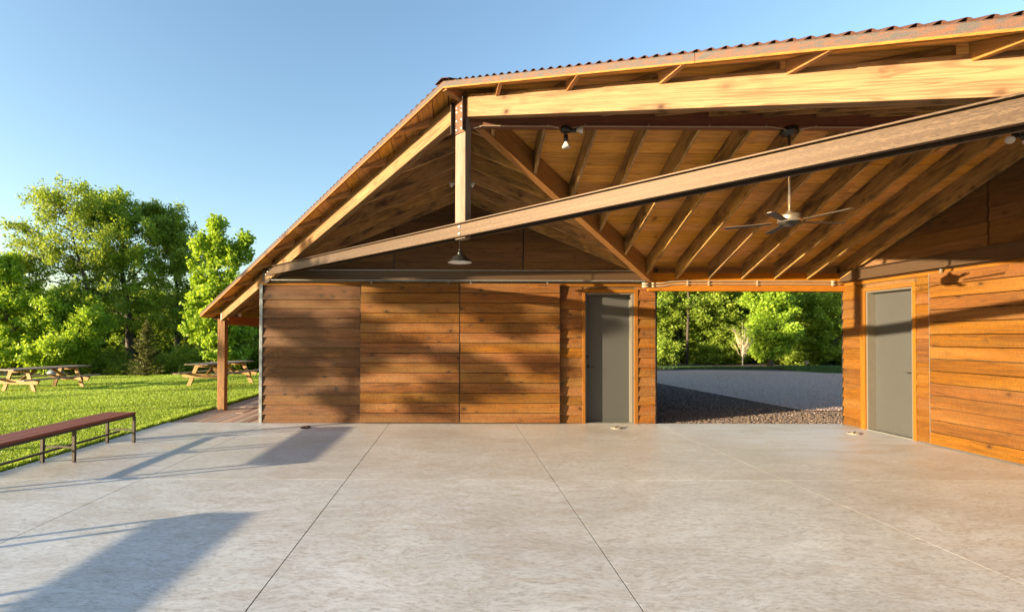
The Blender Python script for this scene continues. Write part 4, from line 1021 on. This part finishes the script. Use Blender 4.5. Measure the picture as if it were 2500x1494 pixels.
# trees seen through the passage
ptree('maple_tree', 'bright yellow green young maple seen through the passage', 1880, 27.4, [(1885, 800, 52, 48, 1.2, 0), (1880, 715, 56, 52, 1.2, 0), (1882, 846, 36, 26, .5, 0), (1885, 640, 44, 45, .8, 0)], 'leaf_bright', 750, bz=-.08, nclump=230, nleaf=170, size=.17, trunk_r=.13, limbs=10)
ptree('woodland_tree', 'mid green spreading tree at the left of the passage view', 1655, 31.5, [(1600, 745, 70, 45, 1, 0), (1670, 760, 62, 48, 1.2, 0), (1740, 735, 60, 45, 1, 0), (1660, 670, 100, 45, 1.1, 0)], 'leaf_mid', 751, bz=-.2, nclump=260, nleaf=130, size=.18, trunk_r=.16, limbs=11, twig=.8)
ptree('woodland_tree', 'light green feathery tree behind the bare sapling', 1765, 33, [(1755, 730, 70, 40, 1, 0), (1800, 760, 52, 50, 1, 0), (1790, 670, 80, 45, 1, 0)], 'leaf_maple', 752, bz=-.2, nclump=220, nleaf=120, size=.17, trunk_r=.13, limbs=9, twig=.8)
ptree('woodland_tree', 'layered green tree with bare grey twigs at the right of the passage view', 2070, 29.5, [(2040, 740, 60, 30, 1, 0), (1990, 770, 55, 28, .9, 0), (2050, 800, 60, 24, .9, 0), (2035, 850, 42, 22, .6, 0), (1960, 725, 50, 25, .6, 0), (2030, 670, 90, 35, .8, 0)], 'leaf_maple', 753, bz=-.2, nclump=230, nleaf=130, size=.17, trunk_r=.15, limbs=16, bare=.12)
ptree('woodland_tree', 'green tree behind the young maple', 1950, 33, [(1960, 800, 70, 40, 1, 0), (1930, 740, 80, 45, 1, 0), (1960, 670, 90, 45, 1, 0)], 'leaf_mid', 754, bz=-.2, nclump=220, nleaf=120, size=.19, trunk_r=.14, limbs=9, twig=.8)
ptree('shrub', 'rounded green shrub at the lower left of the passage view', 1618, 28.5, [(1618, 862, 32, 34, 1, 0)], 'leaf_mid', 755, bz=-.1, nclump=50, nleaf=120, size=.14, trunk_r=.05, limbs=5, twig=.4, cat='shrub')
# thin trunks in the dark behind the lot
for i, (px, Y) in enumerate(((1676, 30.2), (1842, 31.2))):
    b = at(px, 900, Y); b.z = -.15; m = MB(760 + i); m.base = b; r_ = random.Random(i)
    m.tube([b - V((0, 0, .4)), b + V((r_.uniform(-.1, .1), 0, 2)), b + V((r_.uniform(-.3, .3), 0, 4.2)), b + V((r_.uniform(-.4, .4), 0, 6))], [.10, .08, .06, .03], 7)
    for k in range(7):
        z = 2 + k * .5; a = r_.uniform(0, 6.28); p = b + V((0, 0, z)); m.tube([p, p + V((math.cos(a) * .5, math.sin(a) * .5, .3)), p + V((math.cos(a) * 1.1, math.sin(a) * 1.1, .8))], [.025, .015, .006], 4)
    o = m.build('tree_trunk', M['bark']); tag(o, '%s trunk from the left in the shaded woodland past the gravel, slender and %s' % (ORD[i], 'grey'), 'tree', 'slender trunks behind the gravel lot')
# bare vase shaped sapling
b = at(1813, 897, 26.8); b.z = -.08
t = thing('sapling', 'pale bare vase shaped sapling with few leaves left of the bright maple', 'tree', b); m = MB(780); m.base = b; r_ = random.Random(31); g = np.random.default_rng(4)
m.tube([b, b + V((0, 0, .5)), b + V((.02, 0, 1.2)), b + V((0, .02, 2.55))], [.045, .038, .028, .006], 7); pos = []
for k in range(26):
    z = r_.uniform(.45, 1.7); a = r_.uniform(0, 6.283); L = r_.uniform(.7, 1.25) * (1 - .25 * (z - .45)); sp_ = r_.uniform(.35, .62); p = b + V((0, 0, z)); d = V((math.cos(a) * sp_, math.sin(a) * sp_, 1)).normalized()
    q = [p, p + V((d.x * 1.3, d.y * 1.3, d.z * .6)) * L * .4, p + d * L]; m.tube(q, [.016, .011, .004], 4)
    for j in range(3):
        s_ = q[1].lerp(q[2], r_.random()); e = s_ + (d + V((r_.gauss(0, .4), r_.gauss(0, .4), .1))) * .25; m.tube([s_, e], [.006, .003], 3); pos.append(np.array(e)[None] + g.normal(size=(7, 3)) * .05)
m.build('trunk', M['sapling'], t); pos = np.concatenate(pos); raw_mesh('crown', leaves(pos, .075, 5) - np.array(b)[None], 4, M['leaf_maple'], np.repeat(g.random(len(pos)), 4), t)
# trees left of the frame whose broken shade falls on the plank wall and the lawn
sd2 = V((to_sun.x, to_sun.y, 0)).normalized(); vd = V((sd2.y, -sd2.x, 0))
if vd.y < 0: vd = -vd
def shade(v, s_, label, z0, z1, rad, seed, ncl, size=.16, nl=110, tw=.6, spd=.17):
    p = vd * v + sd2 * s_; c = V((p.x, p.y, 0)); mid = (z0 + z1) / 2
    return tree('shade_tree', label, (p.x, p.y, -.1), [(c + V((0, 0, mid)), rad, rad, (z1 - z0) / 2, 1), (c + vd * rad * (.5 if v > 10 else -.25) + V((0, 0, z1 - .5)), rad * .8, rad, 1.3, .6 if v > 10 else .2)], M['leaf_mid'], M['bark'], seed, nclump=ncl, nleaf=nl, size=size, trunk_r=.14, limbs=8, twig=tw, spread=spd)
shade(9.15, 15, 'small tree left of the frame shading the sliding doors', 2.5, 5.3, 1.7, 797, 34, .14, 230, .34, .11)
shade(13.6, 33, 'tree left of the frame shading the porch', 4.4, 9.5, 1.9, 791, 60)
shade(17.0, 40, 'slim tree left of the frame shading the lawn', 3.6, 11, .8, 792, 40)
shade(21.3, 44, 'farther slim tree left of the frame shading the lawn', 3.8, 10, .7, 793, 36)
# small things at the far edges
b = at(135, 915, 19.6); b.z = lawn_z(b.x, 19.6); zt = at(135, 900, 19.6).z
t = thing('fire_pit', 'grey domed metal fire pit behind the left picnic table', 'fire pit', b)
m = MB(800); m.base = b; c = V((b.x, b.y, zt - .16)); m.lathe(c, [(.27, 0), (.25, .06), (.19, .12), (.10, .155), (0, .165)], 24); m.build('lid', M['bluegalv'], t)
m = MB(801); m.base = b; m.lathe(c, [(.27, -.012), (.25, -.08), (.16, -.15), (0, -.17)], 24); m.build('bowl', M['bluegalv'], t)
for k in range(3):
    a = 2.1 * k + .4; m = MB(802); m.base = b; m.tube([c + V((math.cos(a) * .18, math.sin(a) * .18, -.12)), V((b.x + math.cos(a) * .26, b.y + math.sin(a) * .26, b.z))], .012, 6); m.build('leg', M['bluegalv'], t)
p0 = at(1905, 897, 26.2); p1 = at(1953, 894.5, 27.0); m = MB(805); m.tube([(p0.x, p0.y, -.0), (p1.x, p1.y, .06)], .035, 10); o = m.build('pipe', M['galv']); tag(o, 'pale pipe lying at the far edge of the gravel lot', 'pipe')
b = at(1969, 897, 26.8); m = MB(806); b.z = -.1
m.box((b.x - .025, b.y - .025, -.15), (b.x + .025, b.y + .025, .30)); m.box((b.x - .12, b.y - .02, .24), (b.x + .12, b.y + .02, .36)); o = m.build('marker_post', M['picnic_top']); tag(o, 'small wooden marker post near the far edge of the gravel lot', 'post')
m = MB(807); b = at(1822, 897, 26.6); r_ = random.Random(3)
m.lathe((b.x, b.y, -.08), [(.20, 0), (.19, .08), (.12, .16), (.04, .2), (0, .2)], 9, (.1, .2, 1)); o = m.build('rock', M['stone']); tag(o, 'small pale rock at the foot of the bare sapling', 'rock')
